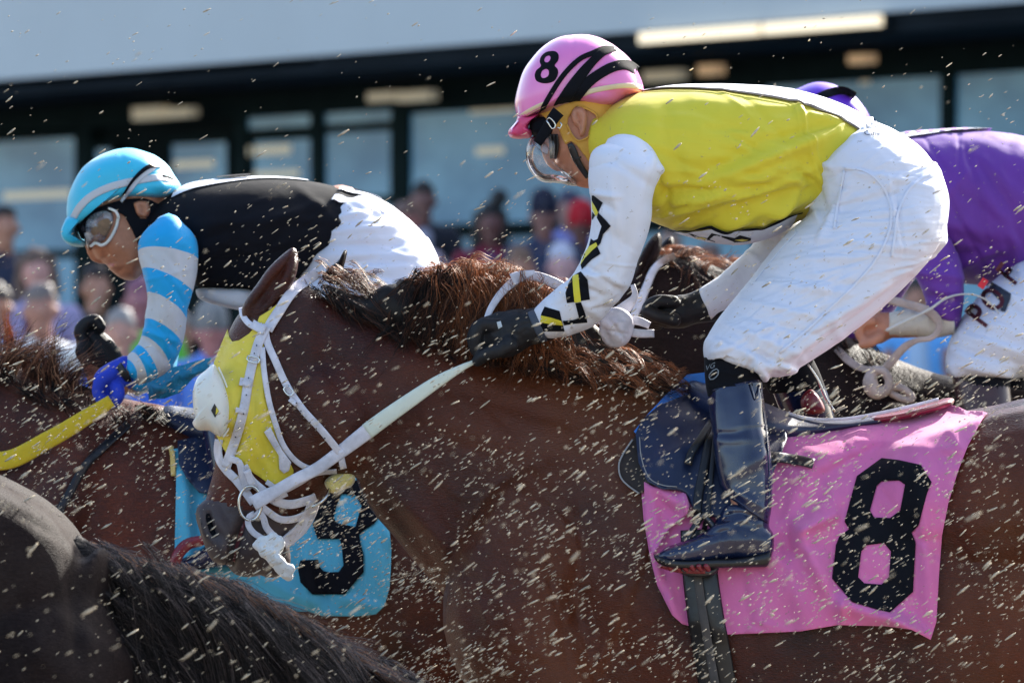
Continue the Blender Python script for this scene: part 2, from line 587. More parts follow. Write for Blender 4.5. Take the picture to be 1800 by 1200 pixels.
WEAVE = (900, .25, .0006)
def cloth(name, col, rough=.75, sheen=.15, wr=(16, .3, .006), stretch=(1, 1, 1), subs=0.0, amt=.1, coat=0.0, spec=.3):
    new = name not in MATS
    m = mat(name, col, rough=rough, spec=spec, sheen=sheen, var=(9, amt), bump=wr, bump2=WEAVE, stretch=stretch, subs=subs, coat=coat)
    if new and max(col[:3]) > .1:                 # small spots of thrown dirt on the cloth
        nt = m.node_tree; bs = nt.nodes['Principled BSDF']; src = bs.inputs['Base Color'].links[0].from_socket
        tc = nt.nodes.new('ShaderNodeTexCoord'); q = nt.nodes.new('ShaderNodeTexNoise'); q.inputs['Scale'].default_value = 120; q.inputs['Detail'].default_value = 3
        nt.links.new(tc.outputs['Object'], q.inputs['Vector'])
        k = nt.nodes.new('ShaderNodeMapRange'); k.inputs[1].default_value = .69; k.inputs[2].default_value = .73; k.inputs[3].default_value = 0; k.inputs[4].default_value = .5
        x = nt.nodes.new('ShaderNodeMix'); x.data_type = 'RGBA'; x.inputs[7].default_value = (.26, .2, .14, 1)
        nt.links.new(q.outputs[0], k.inputs[0]); nt.links.new(k.outputs[0], x.inputs[0]); nt.links.new(src, x.inputs[6]); nt.links.new(x.outputs[2], bs.inputs['Base Color'])
    return m

FUR = (170, .55, .004, (1, 1, 3.6), (0, .6, 0))
M_white = cloth("white_silk", (.70, .72, .80, 1), wr=(13, .2, .006, (1, 1, 2.2)), amt=.03)
M_breech = cloth("white_nylon", (.67, .69, .78, 1), rough=.55, sheen=.1, wr=(26, .22, .005, (.35, 1, 3.0), (0, .35, 0)), amt=.02)
M_yellow = cloth("yellow_silk", C(218, 203, 56), rough=.6, wr=(16, .2, .006, (.4, 1, 2.5), (0, .4, 0)), amt=.05)
M_black = cloth("black_cloth", (.007, .008, .012, 1), rough=.85, sheen=.02, amt=.3, spec=.12)
M_purple = cloth("purple_silk", C(104, 52, 152), rough=.6, amt=.15)
M_cyan = cloth("cyan_silk", C(20, 165, 225), rough=.6, amt=.08)
M_grey = cloth("pale_grey_silk", C(196, 200, 204), rough=.6, amt=.06)
M_pinkcloth = cloth("pink_saddle_cotton", C(218, 116, 170), rough=.9, sheen=.2, wr=(22, .25, .006), amt=.1)
M_bluecloth = cloth("blue_saddle_cotton", C(92, 182, 208), rough=.9, sheen=.2, wr=(22, .25, .006), amt=.1)
M_pinkhelm = mat("pink_vinyl", C(236, 128, 196), rough=.24, spec=.5, coat=.5, var=(5, .06), bump=(30, .12, .004))
M_cyanhelm = mat("cyan_lycra", C(60, 196, 228), rough=.5, spec=.4, sheen=.2, var=(7, .08), bump=(24, .15, .004), bump2=WEAVE)
M_purplehelm = mat("purple_lycra", C(104, 52, 200), rough=.35, spec=.5, var=(7, .1), bump=(24, .15, .004))
M_cream = mat("cream_band", C(226, 204, 170), rough=.5, var=(30, .12))
M_leather = mat("white_leather", C(226, 222, 230), rough=.45, spec=.4, var=(34, .34), bump=(260, .25, .0008))
M_rubber = mat("cream_rubber", C(218, 224, 208), rough=.5, var=(30, .12), bump=(500, .4, .0008))
M_hood = mat("yellow_hood_nylon", C(232, 208, 62), rough=.5, sheen=.15, var=(14, .14), bump=(18, .4, .006), bump2=WEAVE)
M_cup = mat("white_plastic", C(232, 230, 220), rough=.32, spec=.5, var=(18, .06), bump=(14, .1, .004), subs=.1)
M_navy = mat("navy_leather", C(30, 42, 74), rough=.3, spec=.6, var=(12, .35), bump=(16, .3, .006), bump2=(420, .2, .0006))
M_boot = mat("navy_patent_boot", C(22, 34, 68), rough=.24, spec=.6, coat=.22, var=(10, .35), bump=(9, .35, .008, (1, 1, .35)))
M_saddle = mat("saddle_navy", C(26, 38, 70), rough=.42, spec=.5, var=(14, .35), bump=(480, .35, .0008))
M_blackl = mat("black_leather", (.012, .012, .014, 1), rough=.38, spec=.5, var=(20, .4), bump=(60, .35, .002))
M_red = mat("red_vinyl", C(126, 20, 36), rough=.4, spec=.5, coat=.3, var=(20, .2))
M_metal = mat("bit_steel", (.62, .6, .56, 1), rough=.25, metal=1.0)
M_skin = mat("skin_tan", C(196, 134, 106), rough=.5, spec=.4, var=(60, .15), bump=(300, .2, .0006), subs=.12)
M_skin2 = mat("skin_brown", C(186, 126, 96), rough=.48, spec=.4, var=(60, .18), bump=(300, .2, .0006), subs=.12)
M_gold = mat("gold_balaclava", C(214, 158, 60), rough=.7, sheen=.2, var=(30, .15), bump=(24, .3, .004), bump2=WEAVE)
M_glove = mat("black_glove_leather", (.014, .014, .017, 1), rough=.62, spec=.35, var=(40, .4), bump=(90, .5, .003))
M_royal = cloth("royal_blue_glove", C(40, 66, 190), wr=(60, .4, .004), amt=.2)
M_pad = mat("blue_foam_pad", C(56, 124, 206), rough=.7, var=(24, .15))
def coat(name, c1, c2, rough=.44, spec=.36, warm=(.17, .06, .02, 1), dusty=.5, speck=.4):
    """short sweaty hair: broad colour drift, fine hair streaks, uneven wet shine"""
    m = mat(name, c1, rough=rough, spec=spec, var=(3.0, .5), col2=c2, bump=FUR, bump2=(13, .4, .014), rvar=.16)
    nt = m.node_tree; b = nt.nodes['Principled BSDF']
    src = b.inputs['Base Color'].links[0].from_socket
    tc = nt.nodes.new('ShaderNodeTexCoord'); mp = nt.nodes.new('ShaderNodeMapping'); mp.inputs['Scale'].default_value = (1, 1, 4.5); mp.inputs['Rotation'].default_value = (0, .6, 0)
    n = nt.nodes.new('ShaderNodeTexNoise'); n.inputs['Scale'].default_value = 95; n.inputs['Detail'].default_value = 5; n.inputs['Roughness'].default_value = .7
    nt.links.new(tc.outputs['Object'], mp.inputs[0]); nt.links.new(mp.outputs[0], n.inputs['Vector'])
    mr = nt.nodes.new('ShaderNodeMapRange'); mr.inputs[1].default_value = .3; mr.inputs[2].default_value = .7; mr.inputs[3].default_value = .55; mr.inputs[4].default_value = 1.5
    nt.links.new(n.outputs[0], mr.inputs[0])
    mx = nt.nodes.new('ShaderNodeMix'); mx.data_type = 'RGBA'; mx.blend_type = 'MULTIPLY'; mx.inputs[0].default_value = 1
    nt.links.new(src, mx.inputs[6]); nt.links.new(mr.outputs[0], mx.inputs[7])
    last = mx.outputs[2]
    def layer(scale, lo, hi, col, amt, detail=6, off=(0, 0, 0)):
        nonlocal last
        m3 = nt.nodes.new('ShaderNodeMapping'); m3.inputs['Location'].default_value = off
        nt.links.new(tc.outputs['Object'], m3.inputs[0])
        q = nt.nodes.new('ShaderNodeTexNoise'); q.inputs['Scale'].default_value = scale; q.inputs['Detail'].default_value = detail; q.inputs['Roughness'].default_value = .65
        nt.links.new(m3.outputs[0], q.inputs['Vector'])
        k = nt.nodes.new('ShaderNodeMapRange'); k.inputs[1].default_value = lo; k.inputs[2].default_value = hi; k.inputs[3].default_value = 0; k.inputs[4].default_value = amt
        nt.links.new(q.outputs[0], k.inputs[0])
        x = nt.nodes.new('ShaderNodeMix'); x.data_type = 'RGBA'
        nt.links.new(k.outputs[0], x.inputs[0]); nt.links.new(last, x.inputs[6]); x.inputs[7].default_value = col
        last = x.outputs[2]
    layer(1.7, .45, .7, warm, .75, 3, (3.1, 0, 1.7))
    layer(4.2, .52, .74, (.10, .085, .08, 1), dusty, 9)
    layer(330, .66, .74, (.24, .17, .11, 1), speck, 2)
    nt.links.new(last, b.inputs['Base Color'])
    return m
M_bay = coat("bay_coat", C(84, 31, 13), C(28, 11, 7), warm=(.13, .036, .010, 1), rough=.38, spec=.3, dusty=.16)
M_chest = coat("chestnut_coat", C(108, 46, 19), C(48, 21, 12), spec=.3, dusty=.16)
M_dark = coat("dark_bay_coat", C(42, 29, 27), C(20, 15, 16), warm=(.03, .02, .016, 1), dusty=.0, spec=.06, speck=0)
M_seal = coat("seal_brown_coat", C(44, 35, 33), C(26, 21, 21), .65, .03, (.036, .028, .026, 1), .1, .15)
M_muzzle = mat("muzzle_skin", C(78, 66, 66), rough=.5, spec=.35, var=(24, .35), bump=(160, .5, .002))
H_black = mat("black_horsehair", (.012, .009, .008, 1), rough=.5, spec=.25)
H_brown = mat("brown_horsehair", C(92, 55, 37), rough=.45, spec=.3)
H_rust = mat("backlit_rust_horsehair", C(166, 94, 50), rough=.45, spec=.3)  # rust tone paints backlit sun into brown mane hair
H_pale = mat("pale_sunlit_horsehair", C(170, 120, 88), rough=.45, spec=.3)  # pale hair; in manes and tail it paints sunlight on the strands
M_hoof = mat("hoof_horn", C(60, 52, 46), rough=.5, var=(30, .3))
M_lens = None
def lens_mat(name, tint, gloss=.12, alpha=.16):
    m = bpy.data.materials.new(name); m.use_nodes = True
    nt = m.node_tree; nt.nodes.remove(nt.nodes['Principled BSDF'])
    out = nt.nodes['Material Output']
    tr = nt.nodes.new('ShaderNodeBsdfTransparent'); tr.inputs[0].default_value = tint
    gl = nt.nodes.new('ShaderNodeBsdfGlossy'); gl.inputs['Roughness'].default_value = gloss
    df = nt.nodes.new('ShaderNodeBsdfDiffuse'); df.inputs[0].default_value = (.75, .76, .78, 1)
    lw = nt.nodes.new('ShaderNodeLayerWeight'); lw.inputs[0].default_value = .35
    tc = nt.nodes.new('ShaderNodeTexCoord')
    nz = nt.nodes.new('ShaderNodeTexNoise'); nz.inputs['Scale'].default_value = 55; nz.inputs['Detail'].default_value = 8
    nt.links.new(tc.outputs['Object'], nz.inputs['Vector'])
    mr = nt.nodes.new('ShaderNodeMapRange'); mr.inputs[1].default_value = .45; mr.inputs[2].default_value = .75
    mr.inputs[3].default_value = alpha * .4; mr.inputs[4].default_value = alpha * 2.4
    nt.links.new(nz.outputs[0], mr.inputs[0])
    m1 = nt.nodes.new('ShaderNodeMixShader'); m2 = nt.nodes.new('ShaderNodeMixShader')
    nt.links.new(mr.outputs[0], m1.inputs[0]); nt.links.new(tr.outputs[0], m1.inputs[1]); nt.links.new(df.outputs[0], m1.inputs[2])
    nt.links.new(lw.outputs['Fresnel'], m2.inputs[0]); nt.links.new(m1.outputs[0], m2.inputs[1]); nt.links.new(gl.outputs[0], m2.inputs[2])
    nt.links.new(m2.outputs[0], out.inputs[0])
    return m
M_lens = lens_mat("scratched_clear_lens", (.93, .95, .97, 1))
M_smoke = lens_mat("dirty_goggle_lens", (.72, .72, .74, 1), alpha=.3)
# ================================================================ the ground
g = MB()
g.add([(-900, -300, 0), (900, -300, 0), (900, 1500, 0), (-900, 1500, 0)], [(0, 1, 2, 3)])
tag(link("ground", g.mesh("ground"), mat("track_sand", (.24, .19, .14, 1), rough=.95, var=(1.5, .3), bump=(12, .6, .03), bump2=(90, .5, .008)), smooth=False),
    "tan sand of the race track under the horses", None, kind='structure')
FD0, FK = 56.0, 1.74                                   # the facade recedes to the left
FA = math.atan(FK)
FU = np.array([math.cos(FA), -math.sin(FA), 0]); FN = np.array([-math.sin(FA), -math.cos(FA), 0])
FQ = np.array([0, FD0 - CAM_D, 0])
def fac(px, py, n=0.0):
    """u (along the facade) and z where the sight line meets the facade plane moved forward by n"""
    O = np.array(CAMV); D = P(px, py, 0) - O
    t = ((FQ + FN * n - O) @ FN) / (D @ FN)
    X = O + D * t
    return (X - FQ) @ FU, X[2]
def fbox(u0, u1, z0, z1, n0, n1):
    v, f = box((u0, n0, z0), (u1, n1, z1))
    return [tuple(FQ + FU * a + FN * b + np.array([0, 0, c])) for a, b, c in v], f
a = MB(); v, f = fbox(-60, 40, .004, .9, -.5, 6.5); a.add(v, f); v, f = fbox(-60, 40, .004, .45, 6.5, 9.0); a.add(v, f)
tag(link("apron", a.mesh("apron"), mat("apron_concrete", (.22, .22, .22, 1), rough=.9, var=(3, .3), bump=(60, .4, .004)), smooth=False),
    "concrete spectator apron in steps before the grandstand", None, kind='structure')

M_fascia = mat("painted_metal_fascia", (.52, .59, .63, 1), rough=.5, var=(.6, .06), bump=(2, .1, .02))
M_frame = mat("dark_green_frame", C(27, 41, 42), rough=.9, spec=.05, var=(4, .3))
M_soffit = mat("dark_soffit", C(34, 41, 47), rough=.9, spec=.05, var=(1, .3))
M_inside = mat("dim_interior", C(26, 36, 38), rough=.9, spec=.05, var=(.8, .4))
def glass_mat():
    m = bpy.data.materials.new("reflection_tinted_glass"); m.use_nodes = True
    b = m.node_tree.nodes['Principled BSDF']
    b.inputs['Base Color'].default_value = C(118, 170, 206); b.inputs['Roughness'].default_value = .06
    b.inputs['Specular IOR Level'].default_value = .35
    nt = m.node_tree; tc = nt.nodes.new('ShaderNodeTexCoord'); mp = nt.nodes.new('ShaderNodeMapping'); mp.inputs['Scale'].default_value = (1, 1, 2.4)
    n = nt.nodes.new('ShaderNodeTexNoise'); n.inputs['Scale'].default_value = .9; n.inputs['Detail'].default_value = 3  # noise in the base colour paints uneven reflections into the glass
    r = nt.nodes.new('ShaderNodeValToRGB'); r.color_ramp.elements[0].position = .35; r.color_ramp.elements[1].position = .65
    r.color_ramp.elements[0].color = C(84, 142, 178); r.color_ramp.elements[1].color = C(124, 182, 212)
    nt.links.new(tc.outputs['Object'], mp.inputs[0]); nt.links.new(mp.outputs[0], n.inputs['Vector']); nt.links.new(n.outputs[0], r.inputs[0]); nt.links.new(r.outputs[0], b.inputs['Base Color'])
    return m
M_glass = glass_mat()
M_lamp = mat("fluorescent_tube", (1, .85, .6, 1), emit=((1, .82, .55, 1), .34))
M_lamp2 = mat("warm_downlight", (1, .7, .4, 1), emit=((1, .62, .33, 1), .08))
M_lamp_reflection = mat("dim_lamp_and_reflection", (1, .85, .6, 1), emit=((1, .84, .6, 1), .03))  # dim emission for strip lights and for reflections painted on glass
gs = thing("grandstand", "long grandstand with pale fascia, dark soffit and bluish windows behind the crowd", "grandstand", FQ)
def gpart(name, m, *boxes, parent=None, bev=0):
    q = MB()
    for b in boxes:
        v, f = fbox(*b); q.add(v, f)
    return link(name, q.mesh(name), m, parent or gs, smooth=False)
zf = fac(900, 72, 1.4)[1]                    # lower edge of the white fascia
gpart("fascia", M_fascia, (-45, 30, zf, zf + 5.5, 1.2, 1.4))
gpart("fascia_trim", M_soffit, (fac(548, 0, 1.4)[0], 30, zf - .06, zf - .004, 1.18, 1.36))
gpart("soffit", M_soffit, (-45, 30, zf - .14, zf - .064, .02, 1.34))
gpart("roof", M_soffit, (-45, 30, zf + .1, zf + .3, -12, 1.19))
zt = fac(900, 178)[1]
zh = fac(1500, 118)[1]
gpart("wall", M_inside, (-45, 30, .9, zf + .098, -.30, -.22))
gpart("header_beam", M_frame, (-45, 30, zt, zf - .145, -.2, -.06))
def panes(x0, x1, y0, y1, n=-.1):
    u0, u1 = fac(x0, 300)[0], fac(x1, 300)[0]
    zt_, zb_ = fac((x0 + x1) / 2, y0)[1], fac((x0 + x1) / 2, y1)[1]
    w = gpart("window", M_frame, (u0 - .04, u0 - .002, zb_, zt_, -.13, -.085), (u1 + .002, u1 + .04, zb_, zt_, -.13, -.085),
              (u0 - .04, u1 + .04, zb_ - .06, zb_ - .001, -.13, -.085), (u0 - .04, u1 + .04, zt_ + .001, zt_ + .05, -.13, -.085))
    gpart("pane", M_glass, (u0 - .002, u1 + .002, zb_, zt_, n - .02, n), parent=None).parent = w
    w.children[-1].location = (0, 0, 0)
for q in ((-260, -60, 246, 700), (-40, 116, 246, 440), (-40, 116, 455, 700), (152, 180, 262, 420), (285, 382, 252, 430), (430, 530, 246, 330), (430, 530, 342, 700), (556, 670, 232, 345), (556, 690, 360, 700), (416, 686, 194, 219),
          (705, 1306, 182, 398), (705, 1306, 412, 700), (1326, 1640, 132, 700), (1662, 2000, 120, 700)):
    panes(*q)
gpart("handrail", M_frame, (fac(540, 400)[0], fac(1310, 400)[0], fac(800, 408)[1], fac(800, 396)[1], .3, .36))
for x in (690, 1318, 1650):
    u = fac(x, 300)[0]
    gpart("mullion", M_frame, (u - .09 if x != 690 else u - .16, u + .09 if x != 690 else u + .14, .9, zt - .002, -.21, -.07))
for x in (134, 408, 543):
    u = fac(x, 300)[0]
    gpart("mullion", M_frame, (u - .12, u + .12, .9, zt - .002, -.212, -.075))
for x0, x1 in ((1116, 1322), (1334, 1536)):
    u0, u1 = fac(x0, 60, 1.5)[0], fac(x1, 60, 1.5)[0]
    w = gpart("light_fixture", M_soffit, (u0 - .03, u1 + .03, zf - .115, zf - .008, 1.37, 1.42))
    gpart("tube", M_lamp, (u0, u1, zf - .10, zf - .018, 1.421, 1.47)).parent = w
    w.children[-1].location = (0, 0, 0)
for x0, x1, y0, y1, m in ((232, 282, 188, 210, M_lamp_reflection), (284, 332, 190, 206, M_lamp_reflection), (645, 692, 162, 178, M_lamp_reflection), (697, 752, 160, 178, M_lamp_reflection), (1130, 1190, 124, 142, M_lamp_reflection),
                          (1226, 1256, 114, 132, M_lamp2), (1490, 1522, 96, 112, M_lamp2)):
    u0, u1 = fac(x0, y0, .3)[0], fac(x1, y0, .3)[0]
    z0, z1 = fac((x0 + x1) / 2, y1, .3)[1], fac((x0 + x1) / 2, y0, .3)[1]
    gpart("lamp_and_reflection", m, (u0, u1, z0, z1, .2, .3))  # lamps, and glowing boxes that paint lamp reflections
for x0, x1, y0, y1 in ((0, 118, 335, 350), (300, 370, 282, 296), (430, 505, 256, 272), (820, 900, 182, 198), (830, 880, 258, 272), (1345, 1372, 136, 150), (1505, 1522, 135, 148), (440, 520, 300, 312)):
    u0, u1 = fac(x0, y0, -.06)[0], fac(x1, y0, -.06)[0]
    z0, z1 = fac((x0 + x1) / 2, y1, -.06)[1], fac((x0 + x1) / 2, y0, -.06)[1]
    gpart("glass_reflection", M_lamp_reflection, (u0, u1, z0, z1, -.098, -.092))  # glowing strips on the panes paint interior reflections

# ================================================================ the crowd on the apron
CROWD = "spectators standing on the grandstand apron"
def spectator(px, py, hp, label, shirt, legs=(40, 42, 52), skin=(176, 126, 104), hairc=(30, 24, 22), pose=0, hat=None, inner=None, bun=False, turn=0.0, hairy=1.0):
    """head centre at photo pixel px,py; hp = head height in pixels"""
    d = 12000 * .225 / hp
    y = d - CAM_D
    O = P(px, py, y); hz = O[2]
    H = 1.62 if hz > 1.9 else 1.5
    base = np.array([O[0], y, hz - H])
    t = thing("person", label, "spectator", base, CROWD)
    ct, stn = math.cos(turn), math.sin(turn)
    def W(p):   # local: x right, y away, z up, metres above the feet
        return (base[0] + p[0] * ct - p[1] * stn, base[1] + p[0] * stn + p[1] * ct, base[2] + p[2])
    def L(pts, n=14, seg=10, fl=1.0): return limb3([list(W(p)) + [p[3]] for p in pts], n, seg, fl)
    sh, hip = H * .80, H * .52
    arms = {0: [[(-.18, 0, sh, .05), (-.24, .02, sh - .28, .043), (-.22, -.06, sh - .52, .034), (-.215, -.08, sh - .62, .03)],
                [(.18, 0, sh, .05), (.24, .02, sh - .28, .043), (.22, -.06, sh - .52, .034), (.215, -.08, sh - .62, .03)]],
            1: [[(-.18, 0, sh, .05), (-.25, 0, sh - .27, .043), (-.05, -.2, sh - .22, .034), (.04, -.22, sh - .2, .03)],
                [(.18, 0, sh, .05), (.25, 0, sh - .27, .043), (.05, -.19, sh - .26, .034), (-.04, -.21, sh - .27, .03)]],
            2: [[(-.18, 0, sh, .05), (-.26, -.08, sh - .24, .043), (-.14, -.22, sh + .05, .034), (-.07, -.2, H * .93, .03)],
                [(.18, 0, sh, .05), (.26, 0, sh - .27, .043), (.12, -.2, sh - .3, .034), (.04, -.22, sh - .27, .03)]]}[pose]
    b = MB()
    hc = H - .075
    b.add(*L([(0, .015, hc + .035, .07), (0, -.005, hc - .04, .072), (0, -.03, hc - .11, .046)], 10))
    b.add(*L([(0, -.085, hc - .005, .012), (0, -.105, hc - .04, .017)], 6))
    b.add(*L([(-.083, .01, hc - .02, .02), (-.085, .012, hc - .05, .012)], 6)); b.add(*L([(.083, .01, hc - .02, .02), (.085, .012, hc - .05, .012)], 6))
    b.add(*L([(0, .01, hc - .08, .055), (0, .015, sh, .06)], 8))
    b.add(*L([(-.15, .01, sh - .015, .04), (0, .015, sh + .01, .055), (.15, .01, sh - .015, .04)], 10))
    b.add(*L([(0, .01, sh, .085), (0, .0, sh - .2, .09), (0, 0, hip, .1)], 12))
    for A in arms:
        b.add(*L(A)); e = A[-1]; q = A[-2]
        dv = np.array(e[:3]) - np.array(q[:3]); dv /= np.linalg.norm(dv)
        for k in range(4):
            o = np.array([.012 * (k - 1.5), 0, .008 * (k - 1.5)])
            b.add(*L([tuple(np.array(e[:3]) + o) + (.013,), tuple(np.array(e[:3]) + o + dv * (.07 + .008 * (k % 2))) + (.009,)], 6, 6))
    for s in (-1, 1):
        b.add(*L([(s * .09, 0, hip + .02, .085), (s * .1, -.01, hip * .52, .058), (s * .1, .02, .08, .04), (s * .1, -.1, .03, .034)], 16))
    body = remeshed(b.mesh("body"), .014, 3)
    link("body", body, mat("crowd_skin_%d_%d_%d" % skin, C(*skin), rough=.55), t)
    s_ = MB()
    s_.add(*L([(-.02, .01, sh + .03, .085), (0, .01, sh - .03, .155), (0, .0, sh - .2, .165), (0, 0, hip - .04, .165)], 14, 14, .72))
    s_.add(*L([(-.17, .01, sh - .015, .062), (0, .015, sh + .01, .085), (.17, .01, sh - .015, .062)], 10))
    for A in arms:
        q = [(p[0], p[1], p[2], p[3] + .014) for p in A[:3]]
        s_.add(*L(q, 14))
    link("shirt", s_.mesh("shirt"), cloth("crowd_cloth_%d_%d_%d" % shirt, C(*[min(250, c * 1.22) for c in shirt])), t)
    if inner:
        i_ = MB(); i_.add(*L([(0, -.055, sh - .02, .07), (0, -.075, sh - .25, .08), (0, -.075, hip, .08)], 10, 12))
        link("undershirt", i_.mesh("undershirt"), cloth("crowd_cloth_%d_%d_%d" % inner, C(*inner)), t)
    l_ = MB()
    for s in (-1, 1): l_.add(*L([(s * .08, 0, hip + .06, .11), (s * .1, -.01, hip * .52, .078), (s * .1, .02, .09, .06)], 12))
    link("trousers", l_.mesh("trousers"), cloth("crowd_cloth_%d_%d_%d" % legs, C(*legs)), t)
    h_ = MB()
    if hairy:
        h_.add(*L([(0, .02, hc + .045, .076), (0, .045, hc, .072), (0, .05, hc - .07 * hairy, .05)], 10, 14))
        if hairy > 1.2:
            for s in (-1, 1): h_.add(*L([(s * .07, .02, hc + .04, .035), (s * .085, .03, hc - .1, .04), (s * .08, .0, sh - .05, .03)], 10))
    if bun: h_.add(*L([(.05, .05, hc + .13, .055), (.06, .05, hc + .16, .05)], 6))
    if h_.n: hme_ = h_.mesh("hair"); sculpt(hme_, [], rough=(24, .016)); link("hair", hme_, mat("crowd_hair_%d_%d_%d" % hairc, C(*hairc), rough=.6), t)
    if hat:
        k = MB(); k.add(*L([(0, .012, hc + .035, .092), (0, .012, hc + .075, .085)], 8, 16)); k.add(*L([(0, -.07, hc + .045, .06), (0, -.13, hc + .035, .055)], 8, 14, .22))
        link("cap", k.mesh("cap"), cloth("crowd_cloth_%d_%d_%d" % hat, C(*hat)), t)
for args in (
    (8, 372, 68, "dark haired spectator in a dark navy jacket at the far left of the crowd", (34, 40, 58), dict(turn=.3)),
    (64, 448, 74, "spectator in a lilac cardigan over a maroon top", (136, 128, 158), dict(inner=(80, 24, 50), skin=(196, 146, 136), hairc=(96, 76, 66), hairy=1.3)),
    (72, 512, 79, "grey haired spectator in a white shirt below the maroon top", (206, 214, 228), dict(hairc=(120, 110, 108), skin=(170, 122, 106))),
    (-8, 510, 76, "spectator in a light blue shirt at the left edge of the photo", (110, 146, 206), dict(hairc=(70, 60, 56))),
    (170, 478, 71, "spectator in a black top raising a hand to the face", (24, 26, 34), dict(pose=2, turn=.5, hairc=(36, 26, 26))),
    (212, 556, 79, "white haired spectator in a lilac blouse and blue jacket", (66, 104, 196), dict(inner=(176, 176, 226), hairc=(150, 146, 146), skin=(190, 142, 126))),
    (246, 500, 72, "spectator in a bright green shirt behind the blue rider's sleeve", (92, 178, 70), dict(hairc=(140, 90, 110), skin=(168, 110, 116))),
    (372, 552, 76, "spectator with a grey cap in a blue and white shirt beside the yellow hood", (84, 120, 190), dict(hat=(140, 140, 140), inner=(200, 206, 226), skin=(182, 120, 116))),
    (318, 560, 68, "spectator in a grey green top behind the blue rider's arm", (104, 118, 116), dict(hairc=(150, 144, 140))),
    (744, 328, 60, "dark haired spectator in a black jacket over a white shirt by the window", (26, 28, 38), dict(inner=(170, 166, 184), skin=(120, 84, 78), pose=1)),
    (712, 366, 64, "spectator with a reddish face in a pale shirt beside the black jacket", (150, 134, 146), dict(skin=(168, 104, 96), hairc=(110, 84, 76))),
    (862, 368, 62, "spectator in a maroon top with a black hair bun", (104, 18, 44), dict(bun=True, skin=(110, 72, 68), hairc=(14, 14, 16), inner=(96, 70, 104), hairy=1.3)),
    (956, 352, 64, "spectator with a navy cap in a dark navy shirt", (42, 48, 70), dict(hat=(30, 34, 58), skin=(140, 98, 92))),
    (1022, 372, 62, "spectator in a red cap behind the yellow rider's sleeve", (38, 32, 40), dict(hat=(196, 26, 44), skin=(104, 66, 62))),
    (1000, 344, 58, "spectator in a lavender shirt behind the red cap", (110, 112, 164), dict(skin=(150, 110, 104), hairc=(60, 58, 84))),
    (988, 440, 68, "small spectator with pale hair in a pink white top below the navy shirt", (200, 190, 198), dict(hairc=(196, 196, 214), skin=(206, 160, 160))),
    (914, 446, 68, "spectator in a grey jacket between the maroon top and the navy shirt", (110, 118, 132), dict(hairc=(120, 92, 76), pose=2)),
    (1246, 440, 66, "spectator in a pale blue shirt seen under the yellow rider's belly", (150, 170, 206), dict(hairc=(116, 92, 84))),
    (1178, 420, 66, "spectator in a brown jacket seen behind the black horse's ear", (110, 88, 80), dict(hairc=(150, 120, 104))),
    (1612, 500, 70, "spectator in a sky blue shirt seen under the purple rider's chest", (92, 150, 220), dict(hairc=(40, 40, 44), inner=(180, 206, 236))),
    (1668, 596, 70, "spectator in an aqua top behind the purple rider's wrist", (124, 186, 214), dict(hairc=(170, 200, 214))),
    (1560, 600, 70, "spectator in a deep blue top below the sky blue shirt", (66, 104, 176), dict(hairc=(90, 120, 160))),
):
    spectator(*args[:5], **args[5])
# ================================================================ the bay racehorse, number 8 (plane y = 0)
def horse_leg(px, py, y, pts):
    """shoulder or stifle down to the hoof; pts: (dx m, z m, radius)"""
    x0 = P(px, py, y)[0]
    return limb3([(x0 + p[0], y + (p[3] if len(p) > 3 else 0), p[1], p[2]) for p in pts], 34, 16)
LEG_F = [(0, 1.02, .12), (.02, .84, .085), (-.02, .62, .055), (-.06, .52, .046), (-.04, .32, .03), (-.02, .17, .034), (-.05, .09, .03), (-.07, .04, .045), (-.075, .012, .05)]
LEG_R = [(0, 1.10, .19), (-.12, .92, .14), (.02, .74, .075), (.10, .60, .052), (.08, .40, .036), (.05, .18, .036), (.0, .09, .032), (-.03, .04, .047), (-.035, .012, .052)]
LEG_FX = [(0, 1.02, .12), (-.14, .86, .085), (-.36, .72, .055), (-.42, .66, .046), (-.34, .48, .03), (-.26, .36, .034), (-.22, .29, .03), (-.2, .24, .045), (-.19, .22, .05)]

H8_NECK = [(548, 508, 612, 800, .072), (640, 556, 645, 885, .088), (760, 600, 700, 955, .105), (880, 632, 765, 1030, .13), (1000, 655, 830, 1105, .165), (1130, 680, 880, 1250, .215), (1240, 706, 960, 1370, .26)]
H8_BODY = [(1120, 690, 900, 1260, .20), (1200, 694, 1000, 1390, .25), (1300, 722, 1200, 1430, .285), (1450, 742, 1440, 1440, .30), (1600, 732, 1620, 1420, .30), (1740, 712, 1760, 1390, .29), (1860, 688, 1880, 1360, .285), (2010, 690, 2010, 1320, .27), (2130, 750, 2110, 1240, .22), (2200, 850, 2190, 1120, .12)]
H8_HEAD = [(450, 516, 566, 520, .062), (412, 562, 606, 600, .082), (394, 616, 626, 690, .098), (380, 690, 632, 770, .104), (378, 765, 604, 835, .092), (378, 820, 566, 880, .074), (362, 872, 536, 915, .064), (352, 915, 515, 938, .060), (358, 945, 506, 962, .056), (374, 972, 492, 984, .05), (400, 992, 462, 1000, .034)]
def build_horse(neck, body, head, y, legs, extra=(), voxel=.0075, ex=2.1):
    m = MB()
    m.add(*loft(neck, y, 50, 40, (.3, .3))[:2]); m.add(*loft(body, y, 70, 44, (.4, .6), ex=ex)[:2])
    if head: m.add(*loft(head, y, 60, 40, (.35, .5), ex=2.3)[:2])
    for e in extra: m.add(*e[:2])
    for l in legs: m.add(*horse_leg(*l))
    return remeshed(m.mesh("body"), voxel, 5)
